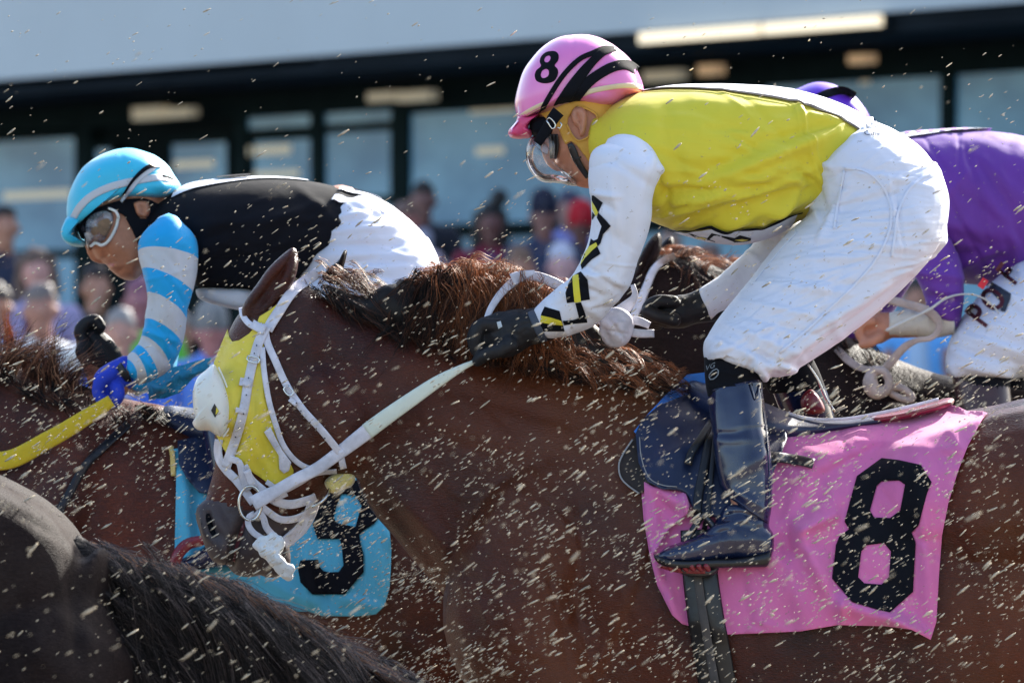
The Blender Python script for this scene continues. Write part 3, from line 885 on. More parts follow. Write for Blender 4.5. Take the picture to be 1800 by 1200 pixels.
extra8 = [limb([(560, 700, -.05, .07), (600, 745, -.055, .07), (606, 780, -.05, .06)], 10),          # round cheek
          limb([(400, 700, -.075, .035), (408, 725, -.08, .035)], 6),
          limb([(372, 905, -.035, .03), (384, 935, -.04, .032), (392, 962, -.036, .03)], 8),          # nostril wing
          limb([(470, 958, -.01, .04), (478, 982, -.01, .034)], 6),                                    # lower lip
          limb([(1000, 860, -.09, .10), (940, 960, -.13, .12), (910, 1080, -.15, .13), (960, 1200, -.16, .12)], 16, 18),   # shoulder
          limb([(1640, 900, -.16, .14), (1850, 880, -.17, .17), (2050, 930, -.15, .14)], 14, 18)]
h8me = build_horse(H8_NECK, H8_BODY, H8_HEAD, 0, [(985, 1200, -.15, LEG_F), (960, 1200, .15, LEG_FX), (2060, 1000, -.15, LEG_R), (2120, 1000, .15, LEG_R)], extra8, .0065)
sculpt(h8me, [(612, 800, 850, 1110, 14, -.005), (640, 770, 900, 1000, 30, -.007), (570, 640, 640, 770, 18, -.008), (470, 640, 430, 830, 12, .006), (480, 780, 420, 900, 14, -.006),
              (1000, 760, 880, 1020, 40, -.005), (1090, 800, 1000, 1040, 34, .004), (960, 1000, 1120, 1180, 30, -.007), (700, 700, 900, 780, 22, .007), (720, 660, 1000, 740, 16, -.006),
              (364, 900, 370, 932, 6, -.018), (370, 926, 384, 946, 6, -.016), (356, 905, 362, 940, 5, .006), (406, 996, 414, 950, 7, -.026), (413, 956, 432, 905, 6, -.018), (386, 950, 398, 985, 10, .006), (440, 940, 450, 990, 12, .006), (690, 860, 810, 980, 12, .006), (760, 900, 850, 1060, 10, -.006),
              (1760, 760, 1800, 1100, 30, -.010), (1700, 900, 1760, 1180, 20, .008), (850, 1010, 930, 1150, 6, .004), (900, 930, 1010, 1060, 5, .003), (820, 1000, 870, 1120, 5, .004), (980, 900, 1040, 1010, 4, .003), (1030, 1010, 990, 1110, 4, .003)] + ripples(40, [(640, 700), (900, 700), (1100, 800), (1120, 1180), (880, 1180)], 50, 22, 110, 6, .0028) + ripples(16, [(880, 900), (1100, 900), (1100, 1180), (900, 1180)], 65, 30, 90, 2.6, .0035), rough=(5.0, .004))
h8 = thing("racehorse", "bay racehorse in the middle wearing the yellow blinker hood and pink number 8 cloth", "horse", (P(1500, 700)[0], 0, 0), "galloping racehorses")
h8body = link("body", h8me, [M_bay, M_muzzle], h8)
pxs = to_px(arr_co(h8me))
for pol in h8me.polygons:
    q = pxs[pol.vertices[0]]
    if q[1] - 800 > 1.0 * abs(0) and q[0] < 560 and q[1] > 872 + (q[0] - 352) * .22: pol.material_index = 1
BV8 = bvh_of(h8me)
def ear(name, poly, w, y, m, parent, groove=None, label=None):
    v, f = bulge(poly, w, y, pw=.6)
    q = MB(); q.add(v, f); me = q.mesh(name)
    if groove: sculpt(me, groove)
    return link(name, me, m, parent)
ear("ear", [(424, 545), (434, 522), (452, 497), (470, 472), (492, 450), (514, 434), (522, 438), (525, 460), (520, 486), (508, 512), (492, 534), (470, 556), (448, 568), (430, 564)], .03, -.045, M_bay, h8, [(440, 550, 515, 450, 16, -.022), (470, 540, 522, 460, 5, .006)])
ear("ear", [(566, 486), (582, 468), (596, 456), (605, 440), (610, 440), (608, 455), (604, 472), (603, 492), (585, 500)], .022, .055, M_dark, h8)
# mane: dark underlay along the crest, then strands
mane = MB()
mane.add(*loft([(580, 500, 574, 520, .012), (626, 520, 612, 556, .026), (690, 500, 680, 600, .035), (760, 494, 770, 625, .04), (840, 496, 850, 648, .04), (930, 520, 930, 668, .04), (1030, 560, 1010, 680, .04), (1120, 620, 1100, 694, .035), (1180, 672, 1170, 700, .02)], 0, 60, 16, (.4, .4))[:2])
mme = mane.mesh("mane"); sculpt(mme, [], rough=(22, .012))
link("mane", mme, [H_black], h8)
rust = lambda u: random.choice([1, 1, 1, 2, 2, 3])
dk = lambda u: random.choice([0, 0, 0, 1])
mh = hair_mesh("mane_hair", [
    dict(root=[(556, 500), (640, 545), (720, 590), (800, 622), (900, 650), (1000, 668)], n=2000, tip=(46, 36), aj=.4, bend=(16, 20), y=(-.06, .03), m=dk, wave=7, rj=9, r=.0006),
    dict(root=[(556, 500), (600, 485), (640, 495), (672, 520)], n=800, tip=(30, -16), aj=.9, bend=(20, 40), y=(-.03, .05), m=lambda u: random.choice([1, 1, 3, 0]), wave=10, rj=10, r=.0006),
    dict(root=[(700, 600), (720, 540), (770, 500)], n=1000, tip=(-18, 50), aj=.5, bend=(-30, 36), y=(-.06, .02), m=dk, wave=11, rj=14, r=.0006),
    dict(root=[(720, 510), (770, 484), (810, 474)], n=260, tip=(-52, 0), aj=.4, bend=(-26, 44), y=(-.03, .04), m=lambda u: random.choice([0, 1, 1]), wave=9, r=.0006),
    dict(root=[(740, 510), (780, 492), (820, 490)], n=900, tip=(-34, 84), aj=.4, bend=(-4, 24), y=(-.08, -.03), m=dk, wave=9, rj=12, r=.0006),
    dict(root=[(790, 490), (840, 482), (900, 498), (970, 520)], n=3600, tip=(4, 84), aj=.5, bend=(-14, 40), y=(-.09, -.01), m=rust, wave=11, rj=14, r=.0005, clump=11),
    dict(root=[(790, 520), (840, 530), (900, 545), (960, 560)], n=2000, tip=(10, 76), aj=.5, bend=(-10, 26), y=(-.09, -.03), m=lambda u: random.choice([0, 1, 1, 2]), wave=11, rj=16, r=.0005, clump=11),
    dict(root=[(730, 492), (790, 474), (850, 474), (920, 494), (990, 524)], n=1500, tip=(40, -8), aj=.9, bend=(30, 34), y=(-.05, .06), m=lambda u: random.choice([1, 2, 2, 3]), wave=10, rj=9, r=.0006, clump=9),
    dict(root=[(960, 620), (1040, 622), (1110, 640), (1170, 665)], n=1300, tip=(30, -14), aj=.7, bend=(34, 36), y=(-.07, .05), m=rust, wave=10, rj=12, r=.0005, clump=11),
    dict(root=[(900, 650), (1000, 665), (1100, 672), (1200, 690)], n=1200, tip=(46, 26), aj=.5, bend=(14, 24), y=(-.08, .02), m=dk, wave=9, rj=10, r=.0006),
    dict(root=[(1000, 640), (1060, 650), (1140, 670)], n=500, tip=(34, 22), aj=.6, bend=(14, 24), y=(-.1, -.04), m=rust, wave=10, rj=14, r=.0005)])
link("mane_hair", mh, [H_black, H_brown, H_rust, H_pale], h8)
ch = hair_mesh("whiskers", [dict(root=[(440, 1000), (480, 1000), (500, 985)], n=70, tip=(10, 22), aj=.5, y=(-.03, .03), m=0, r=.0005, wave=2)])
link("whiskers", ch, [H_pale], h8)
e = MB(); e.add(*limb([(392, 712, -.085, .022), (393, 714, -.088, .022)], 6)); q_ = MB(); q_.add(*sheet([[(409, 985), (413, 960), (422, 930), (431, 910), (434, 914), (426, 938), (417, 966), (413, 988)]], BV8, .002, 3)); link("mouth", q_.mesh("mouth"), mat("mouth_pink", C(112, 54, 56), rough=.4), h8)
q_ = MB(); q_.add(*sheet([[(362, 904), (368, 902), (373, 920), (380, 940), (374, 942), (366, 926)]], BV8, .0015, 3, smooth=True)); link("nostril", q_.mesh("nostril"), M_black, h8)
link("eye", e.mesh("eye"), mat("horse_eye", (.01, .006, .004, 1), rough=.08), h8)

# ---------------------------------------------------------------- blinker hood
hood = thing("blinker_hood", "yellow nylon blinker hood with a white eye cup on the bay horse's head", "blinker hood", P(430, 700, -.1))
HOOD = [(500, 524), (474, 545), (456, 556), (450, 572), (438, 586), (420, 598), (408, 600), (403, 592), (400, 578), (388, 606), (376, 636), (374, 700), (380, 765), (398, 797), (433, 822), (478, 853), (502, 867), (515, 852), (516, 826), (500, 792), (482, 748), (468, 700), (462, 650), (464, 600), (478, 560)]
hb = MB(); hb.add(*sheet([HOOD], BV8, .004, 6, .004, relax=4, wav=wave_folds([(430, 640, 440, 800, 8, .003), (455, 620, 420, 760, 6, .003), (470, 740, 480, 840, 8, -.003), (400, 620, 460, 660, 6, .002), (440, 780, 490, 850, 7, .003), (410, 620, 452, 612, 4, .003), (396, 650, 450, 640, 5, -.002), (404, 690, 440, 660, 4, .003), (450, 700, 478, 810, 4, .003), (462, 760, 500, 850, 4, .003)] + ripples(26, HOOD, 75, 25, 60, 3.5, .0018))))
link("fabric", hb.mesh("fabric"), M_hood, hood)
cupv, cupf = bulge([(376, 640), (362, 650), (347, 664), (339, 688), (340, 718), (343, 733), (338, 743), (347, 755), (368, 758), (378, 764), (390, 767), (400, 752), (405, 722), (400, 692), (388, 660)], .05, -.085, c=(372, 705), pw=.45)
cb = MB(); cb.add(cupv, cupf); cme = cb.mesh("eye_cup"); sculpt(cme, [(384, 660, 402, 720, 5, .004), (402, 720, 392, 758, 5, .004), (342, 733, 380, 764, 7, -.004)])
cup = link("eye_cup", cme, M_cup, hood)
BVC = bvh_of(cme)
d = MB(); d.add(*sheet([[(377, 709), (385, 722), (378, 734), (371, 721)]], BVC, .0012, 3)); link("eye_slot", d.mesh("eye_slot"), M_blackl, hood)
d = MB(); d.add(*sheet([[(380, 715), (385, 722), (379, 729)]], BVC, .002, 3)); link("slot_light", d.mesh("slot_light"), M_hood, hood)
rim = MB(); rim.add(*strap([(384, 645), (396, 672), (404, 700), (407, 725), (402, 752), (392, 768)], 3.2, None, y=-.1)); link("cup_rim", rim.mesh("cup_rim"), M_cup, hood)
BVH8H = bvh_of(h8me, hood.children[0].data)

# ---------------------------------------------------------------- bridle
br = thing("bridle", "white leather bridle with nosebands, buckles and a ring bit on the bay horse", "bridle", P(450, 750, -.12))
def piece(name, parent, m, *geo):
    q = MB()
    for gq in geo: q.add(*gq[:2])
    return link(name, q.mesh(name), m, parent)
def bstrap(name, pts, w, off=.006, thick=.0035, parent=br, bv=None, m=None):
    return piece(name, parent, m or M_leather, strap(pts, w, bv or BVH8H, off, thick))
bstrap("headpiece", [(560, 478), (540, 492), (521, 505), (505, 524), (491, 546), (478, 566), (470, 580)], 19, .008)
bstrap("cheekpiece", [(470, 572), (457, 596), (449, 620), (441, 650), (435, 680), (430, 712), (423, 742), (413, 775), (404, 800), (397, 822)], 17, .011)
bstrap("throatlatch", [(466, 580), (470, 602), (484, 634), (499, 668), (514, 694), (536, 724), (562, 752), (582, 776), (598, 796)], 13, .008)
bstrap("throatlatch", [(598, 790), (600, 806), (604, 824)], 12, .008)
bstrap("hood_binding", [(461, 610), (464, 650), (473, 705), (486, 750), (498, 782), (516, 806), (536, 820), (560, 826)], 10, .010)
bstrap("browband", [(425, 540), (427, 554), (435, 566), (449, 575), (462, 572)], 11, .007)
bstrap("noseband", [(385, 772), (383, 790), (386, 808), (398, 826), (414, 842), (430, 862), (446, 884)], 15, .009)
bstrap("jaw_strap", [(428, 818), (440, 842), (462, 862), (484, 880), (510, 886), (538, 880), (556, 874)], 16, .011)
bstrap("jaw_strap", [(468, 846), (496, 862), (524, 850), (556, 832), (592, 828)], 9, .010)
bstrap("nose_strap", [(404, 806), (420, 812), (426, 836), (436, 862)], 12, .014)
bstrap("strap_end", [(434, 826), (440, 842), (446, 856)], 13, .018)
bstrap("curb_strap", [(452, 884), (470, 898), (492, 912), (516, 912), (542, 902)], 13, .013)
bstrap("chin_strap", [(552, 882), (543, 906), (528, 930), (510, 946), (498, 956)], 22, .014, .007)
bstrap("ring_loop", [(448, 902), (438, 908), (436, 920), (444, 934), (458, 944), (474, 952)], 11, .02)
bstrap("ring_loop", [(450, 898), (462, 908), (468, 926), (480, 940), (494, 950)], 12, .024)
piece("buckle_pad", br, M_leather, sheet([[(464, 759), (475, 750), (486, 772), (497, 792), (512, 812), (508, 827), (499, 832), (491, 824), (490, 800), (478, 782)]], BVH8H, .015, 5, .005))
for (x, y, w, h, an) in ((445, 631, 20, 8, .25), (454, 575, 26, 16, .5), (507, 686, 16, 10, .9), (432, 672, 22, 14, .2), (424, 722, 20, 9, .25), (492, 870, 26, 14, -.4), (515, 706, 16, 8, .7)):
    c_, s_ = math.cos(an), math.sin(an)
    pts = [(x + a * w / 2 * c_ - b * h / 2 * s_, y + a * w / 2 * s_ + b * h / 2 * c_) for a, b in ((-1, -1), (1, -1), (1, 1), (-1, 1))]
    isb = (x, y) in ((445, 631), (507, 686))
    if isb:
        for i in range(1): piece("buckle", br, M_metal, strap([pts[0], pts[1], pts[2], pts[3], pts[0]], 2.6, BVH8H, .017, .003, relax=0))
    else:
        piece("keeper", br, M_leather, sheet([pts], BVH8H, .015, 5, .005))
for x, y in ((451, 607), (447, 621), (437, 664), (433, 694), (428, 727), (420, 752), (414, 768), (521, 708), (529, 722), (545, 742), (556, 753), (571, 770)):
    hq = MB(); hq.add(*sheet([[(x - 1.6, y), (x, y - 1.8), (x + 1.6, y), (x, y + 1.8)]], BVH8H, .0165, 2)); link("punch_hole", hq.mesh("punch_hole"), M_blackl, br)
def ring(cx, cy, y, rx, ry, r, a0=0, a1=360, n=40):
    return limb([(cx + rx * math.cos(math.radians(a)), cy + ry * math.sin(math.radians(a)), y, r) for a in np.linspace(a0, a1, n)], n * 2, 8)
piece("bit_ring", br, M_metal, ring(440, 884, -.098, 20, 30, .0025, 100, 440))
piece("bit_rod", br, M_metal, limb([(580, 858, -.07, .003), (574, 872, -.085, .003), (562, 884, -.09, .003), (548, 890, -.09, .003)], 14, 8))
piece("fleece_pad", br, mat("cream_fleece", C(236, 214, 130), rough=.95, sheen=.6, var=(40, .3), bump=(120, .9, .006)), bulge([(570, 848), (580, 836), (596, 829), (614, 827), (625, 840), (618, 854), (604, 860), (584, 867)], .03, -.05))
kn = MB()
for q in ([(455, 958, -.105, .010), (462, 950, -.11, .011), (466, 960, -.11, .012)], [(480, 945, -.11, .011), (488, 956, -.11, .013), (480, 968, -.11, .011)], [(462, 962, -.115, .012), (474, 972, -.115, .013), (486, 962, -.112, .010)]):
    kn.add(*limb(q, 10))
kn.add(*limb([(472, 968, -.115, .011), (478, 982, -.115, .010), (490, 992, -.11, .011), (502, 1004, -.105, .012), (508, 1012, -.1, .009)], 14))
kn.add(*limb([(478, 972, -.12, .009), (488, 984, -.12, .009), (500, 994, -.115, .009), (512, 1000, -.11, .007)], 14))
kme = remeshed(kn.mesh("knot"), .003, 2); sculpt(kme, [], rough=(60, .003)); link("tied_knot", kme, cloth("white_bandage", (.8, .8, .78, 1), wr=(90, .6, .004)), br)
rein = MB()
rein.add(*strap([(838, 634, 7, -.15), (812, 646, 12, -.15), (770, 670, 21, -.15), (720, 704, 26, -.145), (680, 732, 28, -.14), (645, 758, 29, -.13)], 20, None, 0, .006))
link("rein_grip", rein.mesh("rein_grip"), M_rubber, br)
r2 = MB(); r2.add(*strap([(648, 756, 28, -.13), (622, 776, 26, -.12), (590, 800, 23, -.11), (556, 824, 22, -.105), (520, 842, 21, -.105), (486, 862, 22, -.105), (462, 875, 26, -.11), (444, 885, 26, -.11)], 22, None, 0, .005))
link("rein", r2.mesh("rein"), M_leather, br)
r3 = MB()
r3.add(*strap([(853, 566, 10, -.12), (864, 540, 12, -.115), (884, 512, 14, -.1), (910, 491, 17, -.08), (936, 485, 17, -.06), (962, 492, 18, -.05), (985, 504, 20, -.04), (1010, 520, 20, -.03), (1040, 545, 20, -.02), (1062, 566, 20, -.02)], 14, None, 0, .005))
r3.add(*strap([(900, 492, 22, -.1), (914, 486, 20, -.09), (940, 478, 7, -.085)], 14, None, 0, .004))
r3.add(*strap([(1060, 575, 18, -.02), (1080, 556, 24, -.02), (1100, 540, 22, -.01), (1116, 520, 12, 0.0), (1112, 500, 8, .01)], 14, None, 0, .005))
link("rein_loop", r3.mesh("rein_loop"), M_leather, br)
r4 = MB()
r4.add(*limb([(1070, 566, -.05, .016), (1084, 574, -.055, .022), (1086, 588, -.055, .02), (1078, 596, -.05, .014)], 14, 14))
r4.add(*limb([(1066, 560, -.045, .012), (1082, 552, -.055, .013), (1098, 560, -.055, .013), (1102, 578, -.05, .012), (1092, 596, -.055, .013), (1074, 598, -.05, .012), (1064, 580, -.045, .012)], 26, 12))
r4m = remeshed(r4.mesh("rein_knot"), .003, 2)
sculpt(r4m, [(1070, 562, 1098, 596, 3, -.004), (1066, 580, 1104, 588, 3, -.004), (1084, 556, 1092, 600, 2.5, .003), (1074, 570, 1100, 566, 3, .003)]); link("rein_knot", r4m, M_leather, br)
r5 = MB(); r5.add(*strap([(1098, 562, 14, -.04), (1122, 564, 15, -.04), (1142, 572, 12, -.035)], 14, None, 0, .006)); r5.add(*strap([(1098, 582, 15, -.045), (1124, 586, 15, -.045), (1150, 586, 14, -.04)], 14, None, 0, .006))
link("rein_end", r5.mesh("rein_end"), M_leather, br)

# ---------------------------------------------------------------- number cloth, saddle, girth
cl = thing("saddle_cloth", "pink saddle cloth with a black number 8 on the bay horse", "saddle cloth", P(1450, 900, -.28), "numbered saddle cloths")
PINK = [(1376, 752), (1420, 750), (1480, 746), (1520, 741), (1580, 731), (1636, 718), (1667, 711), (1684, 714), (1700, 722), (1727, 722), (1736, 726), (1727, 736), (1701, 784), (1684, 828), (1667, 884), (1656, 940), (1651, 1005), (1646, 1092), (1636, 1124), (1602, 1106), (1558, 1100), (1472, 1098), (1407, 1109), (1340, 1112), (1268, 1115), (1240, 1108), (1199, 1096), (1181, 1080), (1155, 1028), (1142, 975), (1131, 910), (1126, 838), (1160, 800), (1260, 760)]
pf0 = [(1440, 900, 1400, 940, 22, .02), (1400, 930, 1470, 1060, 20, .022), (1480, 1060, 1600, 1104, 16, .02), (1420, 820, 1560, 745, 26, .016), (1440, 840, 1600, 770, 14, -.012), (1380, 960, 1440, 860, 18, -.012), (1330, 900, 1420, 1090, 26, .014), (1280, 960, 1300, 1110, 20, -.010), (1140, 850, 1220, 900, 14, .014), (1150, 980, 1190, 1090, 12, .014), (1160, 900, 1170, 1040, 10, -.010), (1610, 800, 1640, 1100, 16, .012), (1560, 780, 1690, 790, 10, .006), (1660, 740, 1690, 790, 8, .006), (1480, 900, 1470, 1050, 14, -.012), (1590, 760, 1650, 730, 10, .008), (1480, 1050, 1480, 1100, 8, .012), (1636, 1124, 1560, 1080, 12, .02), (1470, 905, 1400, 935, 8, .012), (1360, 800, 1390, 1100, 20, -.008)]
pf = [f[:5] + (f[5] * 1.5,) for f in pf0] + ripples(60, PINK, 55, 40, 90, 6, .0035)
cq = MB(); cq.add(*sheet([PINK], BV8, .012, 5, .004, relax=14, wav=lambda v: np.maximum(wave_folds(pf)(v), -.006))); clothme = cq.mesh("cloth")
link("cloth", clothme, M_pinkcloth, cl)
BVP = bvh_of(clothme)
fc = MB(); fc.add(*sheet([[(1132, 846), (1150, 856), (1170, 860), (1190, 858), (1206, 868), (1213, 888), (1207, 904), (1188, 917), (1170, 936), (1156, 962), (1146, 975), (1138, 940), (1133, 900)]], BVP, .012, 5, .004, wav=wave_folds([(1204, 866, 1206, 908, 8, .03), (1206, 908, 1150, 972, 8, .026), (1150, 865, 1190, 910, 6, -.008), (1140, 860, 1160, 940, 7, .01)]))); link("folded_corner", fc.mesh("folded_corner"), M_pinkcloth, cl)
E_out = [(1130, 287), (1200, 295), (1290, 315), (1333, 385), (1315, 430), (1280, 560), (1252, 590), (1268, 630), (1258, 830), (1165, 912), (1110, 900), (1010, 870), (930, 775), (945, 640), (958, 606), (998, 575), (980, 545), (1005, 450), (1030, 360)]
E_h1 = [(1130, 382), (1200, 378), (1225, 395), (1205, 500), (1165, 530), (1100, 528), (1083, 500), (1110, 400)]
E_h2 = [(1070, 640), (1140, 632), (1168, 665), (1160, 770), (1130, 800), (1060, 795), (1035, 770), (1048, 665)]
Z5 = lambda p: zoomed(p, 1060, 680, 2.308)
nq = MB(); nq.add(*sheet([Z5(E_out), Z5(E_h1), Z5(E_h2)], BVP, .003, 6, .002)); link("number", nq.mesh("number"), M_black, cl)

sa = thing("race_saddle", "navy race saddle with red seat edge on the pink number 8 cloth", "saddle", P(1300, 760, -.2), "race saddles")
BVPH = bvh_of(h8me, clothme)
st_ = MB(); st_.add(*loft([(1222, 668, 1230, 740, .10), (1270, 682, 1270, 770, .15), (1340, 706, 1340, 790, .17), (1400, 728, 1390, 784, .14), (1480, 737, 1478, 758, .11), (1540, 730, 1540, 748, .10)], 0, 30, 28, (.3, .3))[:2])
link("seat", st_.mesh("seat"), M_saddle, sa)
st2 = MB(); st2.add(*loft([(1534, 728, 1534, 746, .10), (1580, 720, 1582, 740, .10), (1630, 709, 1632, 727, .09), (1660, 700, 1664, 716, .07)], 0, 20, 24, (.2, .4))[:2]); link("cantle", st2.mesh("cantle"), M_red, sa)
st3 = MB(); st3.add(*strap([(1385, 726, 6, -.09), (1420, 736, 6, -.1), (1480, 736, 5, -.1), (1540, 727, 6, -.095), (1600, 714, 6, -.085), (1650, 701, 5, -.06)], 6, None, 0, .006)); link("seat_edge_highlight", st3.mesh("seat_edge_highlight"), M_leather, sa)  # white strip paints the bright highlight on the seat's top edge
pad = MB(); pad.add(*sheet([[(1114, 758), (1140, 726), (1170, 694), (1208, 658), (1240, 654), (1246, 690), (1200, 720), (1150, 760), (1120, 764)]], BVPH, .016, 7, .012, relax=6)); link("foam_pad", pad.mesh("foam_pad"), M_pad, sa)
up = MB(); up.add(*sheet([[(1118, 764), (1100, 790), (1087, 815), (1090, 838), (1104, 854), (1126, 868), (1150, 850), (1150, 780)]], BVPH, .010, 7, .006, relax=6)); link("under_pad", up.mesh("under_pad"), mat("dark_felt", C(54, 46, 44), rough=.9, var=(30, .3)), sa)
ue = MB(); ue.add(*strap([(1112, 772), (1096, 796), (1088, 816), (1091, 838), (1104, 853), (1124, 867)], 3, BVPH, .018, .002)); link("pad_edging", ue.mesh("pad_edging"), mat("pale_stitch", C(140, 136, 134), rough=.8), sa)
fl = MB(); fl.add(*sheet([[(1117, 762), (1128, 738), (1158, 712), (1194, 698), (1236, 682), (1330, 700), (1372, 730), (1384, 770), (1372, 800), (1330, 900), (1260, 910), (1222, 900), (1206, 866), (1188, 861), (1163, 859), (1138, 846), (1122, 812)]], BVPH, .026, 7, .008, relax=16, wav=wave_folds([(1150, 740, 1180, 840, 12, .004), (1200, 720, 1220, 840, 10, -.004)]))); flme = fl.mesh("flap"); link("flap", flme, M_saddle, sa)
BVF = bvh_of(h8me, clothme, flme)
fs = MB(); fs.add(*strap([(1124, 768), (1128, 806), (1142, 840), (1164, 852), (1190, 855)], 2, BVF, .002, .0015)); link("stitching", fs.mesh("stitching"), mat("pale_stitch", C(140, 136, 134)), sa)
sl = MB(); sl.add(*strap([(1262, 720), (1248, 770), (1238, 820), (1228, 870), (1224, 918)], 16, BVF, .012, .005, relax=20)); sl.add(*strap([(1252, 740), (1232, 770), (1216, 795), (1209, 816)], 14, BVF, .016, .005, relax=20)); sl.add(*strap([(1258, 760), (1250, 840), (1244, 900), (1238, 930)], 9, BVF, .020, .004, relax=20))
link("stirrup_leather", sl.mesh("stirrup_leather"), M_blackl, sa)
tg = MB(); tg.add(*strap([(1340, 800), (1380, 805), (1412, 810), (1430, 815)], 18, BVF, .012, .006, relax=10)); link("strap_tip", tg.mesh("strap_tip"), M_blackl, sa)
gi = MB(); gi.add(*strap([(1226, 930, 60), (1230, 1000, 62), (1240, 1080, 64), (1254, 1160, 66), (1268, 1240, 66), (1290, 1330, 66)], 62, BVF, .016, .008, relax=20)); gme = gi.mesh("girth"); link("girth", gme, M_blackl, sa)
BVG = bvh_of(gme, clothme, h8me)
g2 = MB(); g2.add(*strap([(1226, 1010), (1236, 1080), (1248, 1150), (1262, 1230)], 15, BVG, .010, .004)); link("girth_strap", g2.mesh("girth_strap"), mat("worn_grey_web", C(78, 74, 72), rough=.8, var=(30, .4)), sa)
irn = MB()
irn.add(*limb([(1238, 905, -.30, .006), (1262, 940, -.305, .006), (1262, 985, -.31, .006), (1250, 1004, -.32, .007), (1200, 1002, -.34, .007), (1196, 985, -.33, .006), (1210, 945, -.31, .006), (1232, 908, -.30, .006)], 40, 10))
link("stirrup_iron", irn.mesh("stirrup_iron"), mat("dark_aluminium", (.05, .05, .055, 1), rough=.3, metal=.8), sa)
tr = MB(); tr.add(*strap([(1162, 992, 12, -.345), (1196, 1000, 14, -.345), (1240, 1002, 12, -.345)], 12, None, 0, .01)); link("stirrup_tread", tr.mesh("stirrup_tread"), M_red, sa)
# ================================================================ the rider in yellow (pink helmet number 8)
RIDERS = "jockeys crouched over their horses"
yj = thing("person", "jockey in a yellow and white jersey and pink number 8 helmet", "jockey", P(1300, 760, 0), RIDERS)
Y_TORSO = [(1058, 196, 1045, 300, .11), (1088, 176, 1078, 350, .165), (1130, 161, 1112, 374, .19), (1180, 153, 1152, 392, .195), (1240, 150, 1205, 411, .195), (1300, 151, 1255, 424, .19), (1370, 156, 1310, 426, .18), (1440, 172, 1362, 412, .158), (1500, 196, 1410, 388, .132), (1548, 226, 1450, 390, .11)]
Y_ARM = [(1060, 258, 1150, 268, .062, -.17), (1038, 288, 1164, 296, .072, -.185), (1034, 320, 1152, 330, .07, -.19), (1038, 350, 1147, 352, .068, -.19), (1040, 388, 1146, 382, .064, -.19), (1034, 424, 1135, 422, .06, -.185), (1020, 458, 1120, 464, .058, -.18), (1004, 486, 1108, 500, .056, -.175), (982, 504, 1082, 534, .053, -.165), (956, 526, 1046, 570, .05, -.15), (938, 544, 1004, 588, .046, -.14), (934, 558, 964, 596, .036, -.135)]
Y_FARARM = [(1290, 330, 1400, 360, .06, .16), (1335, 400, 1420, 440, .058, .17), (1322, 428, 1400, 500, .054, .16), (1290, 462, 1334, 540, .05, .15), (1262, 484, 1288, 552, .045, .14), (1229, 508, 1250, 563, .038, .13)]
Y_HIP = [(1536, 212, 1412, 322, .158), (1572, 228, 1414, 352, .17), (1625, 266, 1412, 392, .18), (1660, 326, 1430, 420, .18), (1664, 392, 1470, 440, .16)]
Y_THIGH = [(1655, 300, 1440, 360, .10, -.07), (1668, 350, 1400, 396, .11, -.085), (1662, 404, 1374, 420, .115, -.10), (1630, 462, 1340, 462, .113, -.12), (1556, 538, 1302, 510, .108, -.15), (1480, 598, 1264, 558, .10, -.18), (1416, 640, 1240, 598, .092, -.205), (1376, 662, 1240, 622, .078, -.215)]
Y_THIGH_FAR = [(a, b, c, d, w * .95, -dy) for a, b, c, d, w, dy in Y_THIGH]
Y_SHIN = [(1238, 640, 1342, 655, .05, -.225), (1250, 740, 1346, 740, .055, -.25), (1262, 830, 1350, 830, .045, -.275), (1280, 900, 1352, 920, .036, -.29), (1290, 930, 1350, 960, .034, -.295)]
Y_SHIN_FAR = [(1320, 640, 1425, 640, .05, .22), (1350, 700, 1450, 695, .055, .24), (1385, 800, 1470, 800, .045, .27), (1390, 900, 1460, 910, .036, .29)]

def hand(m, wrist, palm, fingers, thumb, pr=.028):
    """palm from wrist to knuckle line, four finger chains and a thumb, all as (px,py,y,r)"""
    m.add(*limb([wrist, palm], 10, 14))
    for ch in fingers: m.add(*limb(ch, 16, 10))
    m.add(*limb(thumb, 14, 10))

# --- body: one continuous figure under the clothes
b = MB()
b.add(*loft(shrunk(Y_TORSO, .78), 0, 30, 24)[:2]); b.add(*loft(shrunk(Y_HIP, .72), 0, 20, 24)[:2])
for s in (Y_ARM, Y_FARARM, Y_THIGH, Y_THIGH_FAR, Y_SHIN, Y_SHIN_FAR): b.add(*loft(shrunk(s, .74), 0, 24, 18)[:2])
b.add(*limb([(1080, 230, 0, .06), (1050, 235, 0, .062), (1030, 240, 0, .062)], 10))
HEADP = [(1070, 140), (1040, 92), (1000, 84), (955, 110), (938, 160), (940, 200), (952, 232), (964, 254), (970, 268), (973, 282), (978, 293), (987, 297), (989, 302), (994, 308), (1000, 312), (1001, 318), (1008, 325), (1020, 329), (1036, 332), (1052, 318), (1066, 288), (1080, 240), (1086, 190)]
b.add(*bulge(HEADP, .074, 0, c=(1012, 205), n=110, lay=19, pw=.42, smooth=False))
b.add(*limb([(960, 258, 0, .011), (970, 280, 0, .0135), (980, 290, 0, .012)], 8)); b.add(*limb([(981, 291, -.012, .007), (986, 289, -.016, .007)], 4))
for q in (((936, 572, -.135, .024), (905, 580, -.13, .024)), ((1240, 536, .13, .024), (1200, 545, .12, .024))): b.add(*limb(q, 8))
ybm = remeshed(b.mesh("body"), .0042, 3)
sculpt(ybm, [(990, 304, 1006, 300, 3, -.003), (978, 294, 990, 291, 3, -.003), (1000, 300, 1018, 316, 10, .003), (996, 312, 1004, 308, 3, .002), (996, 270, 1000, 300, 8, -.003), (1004, 320, 1016, 316, 4, -.002)])
link("body", ybm, M_skin, yj)
BVYB = bvh_of(ybm)
earm = MB()
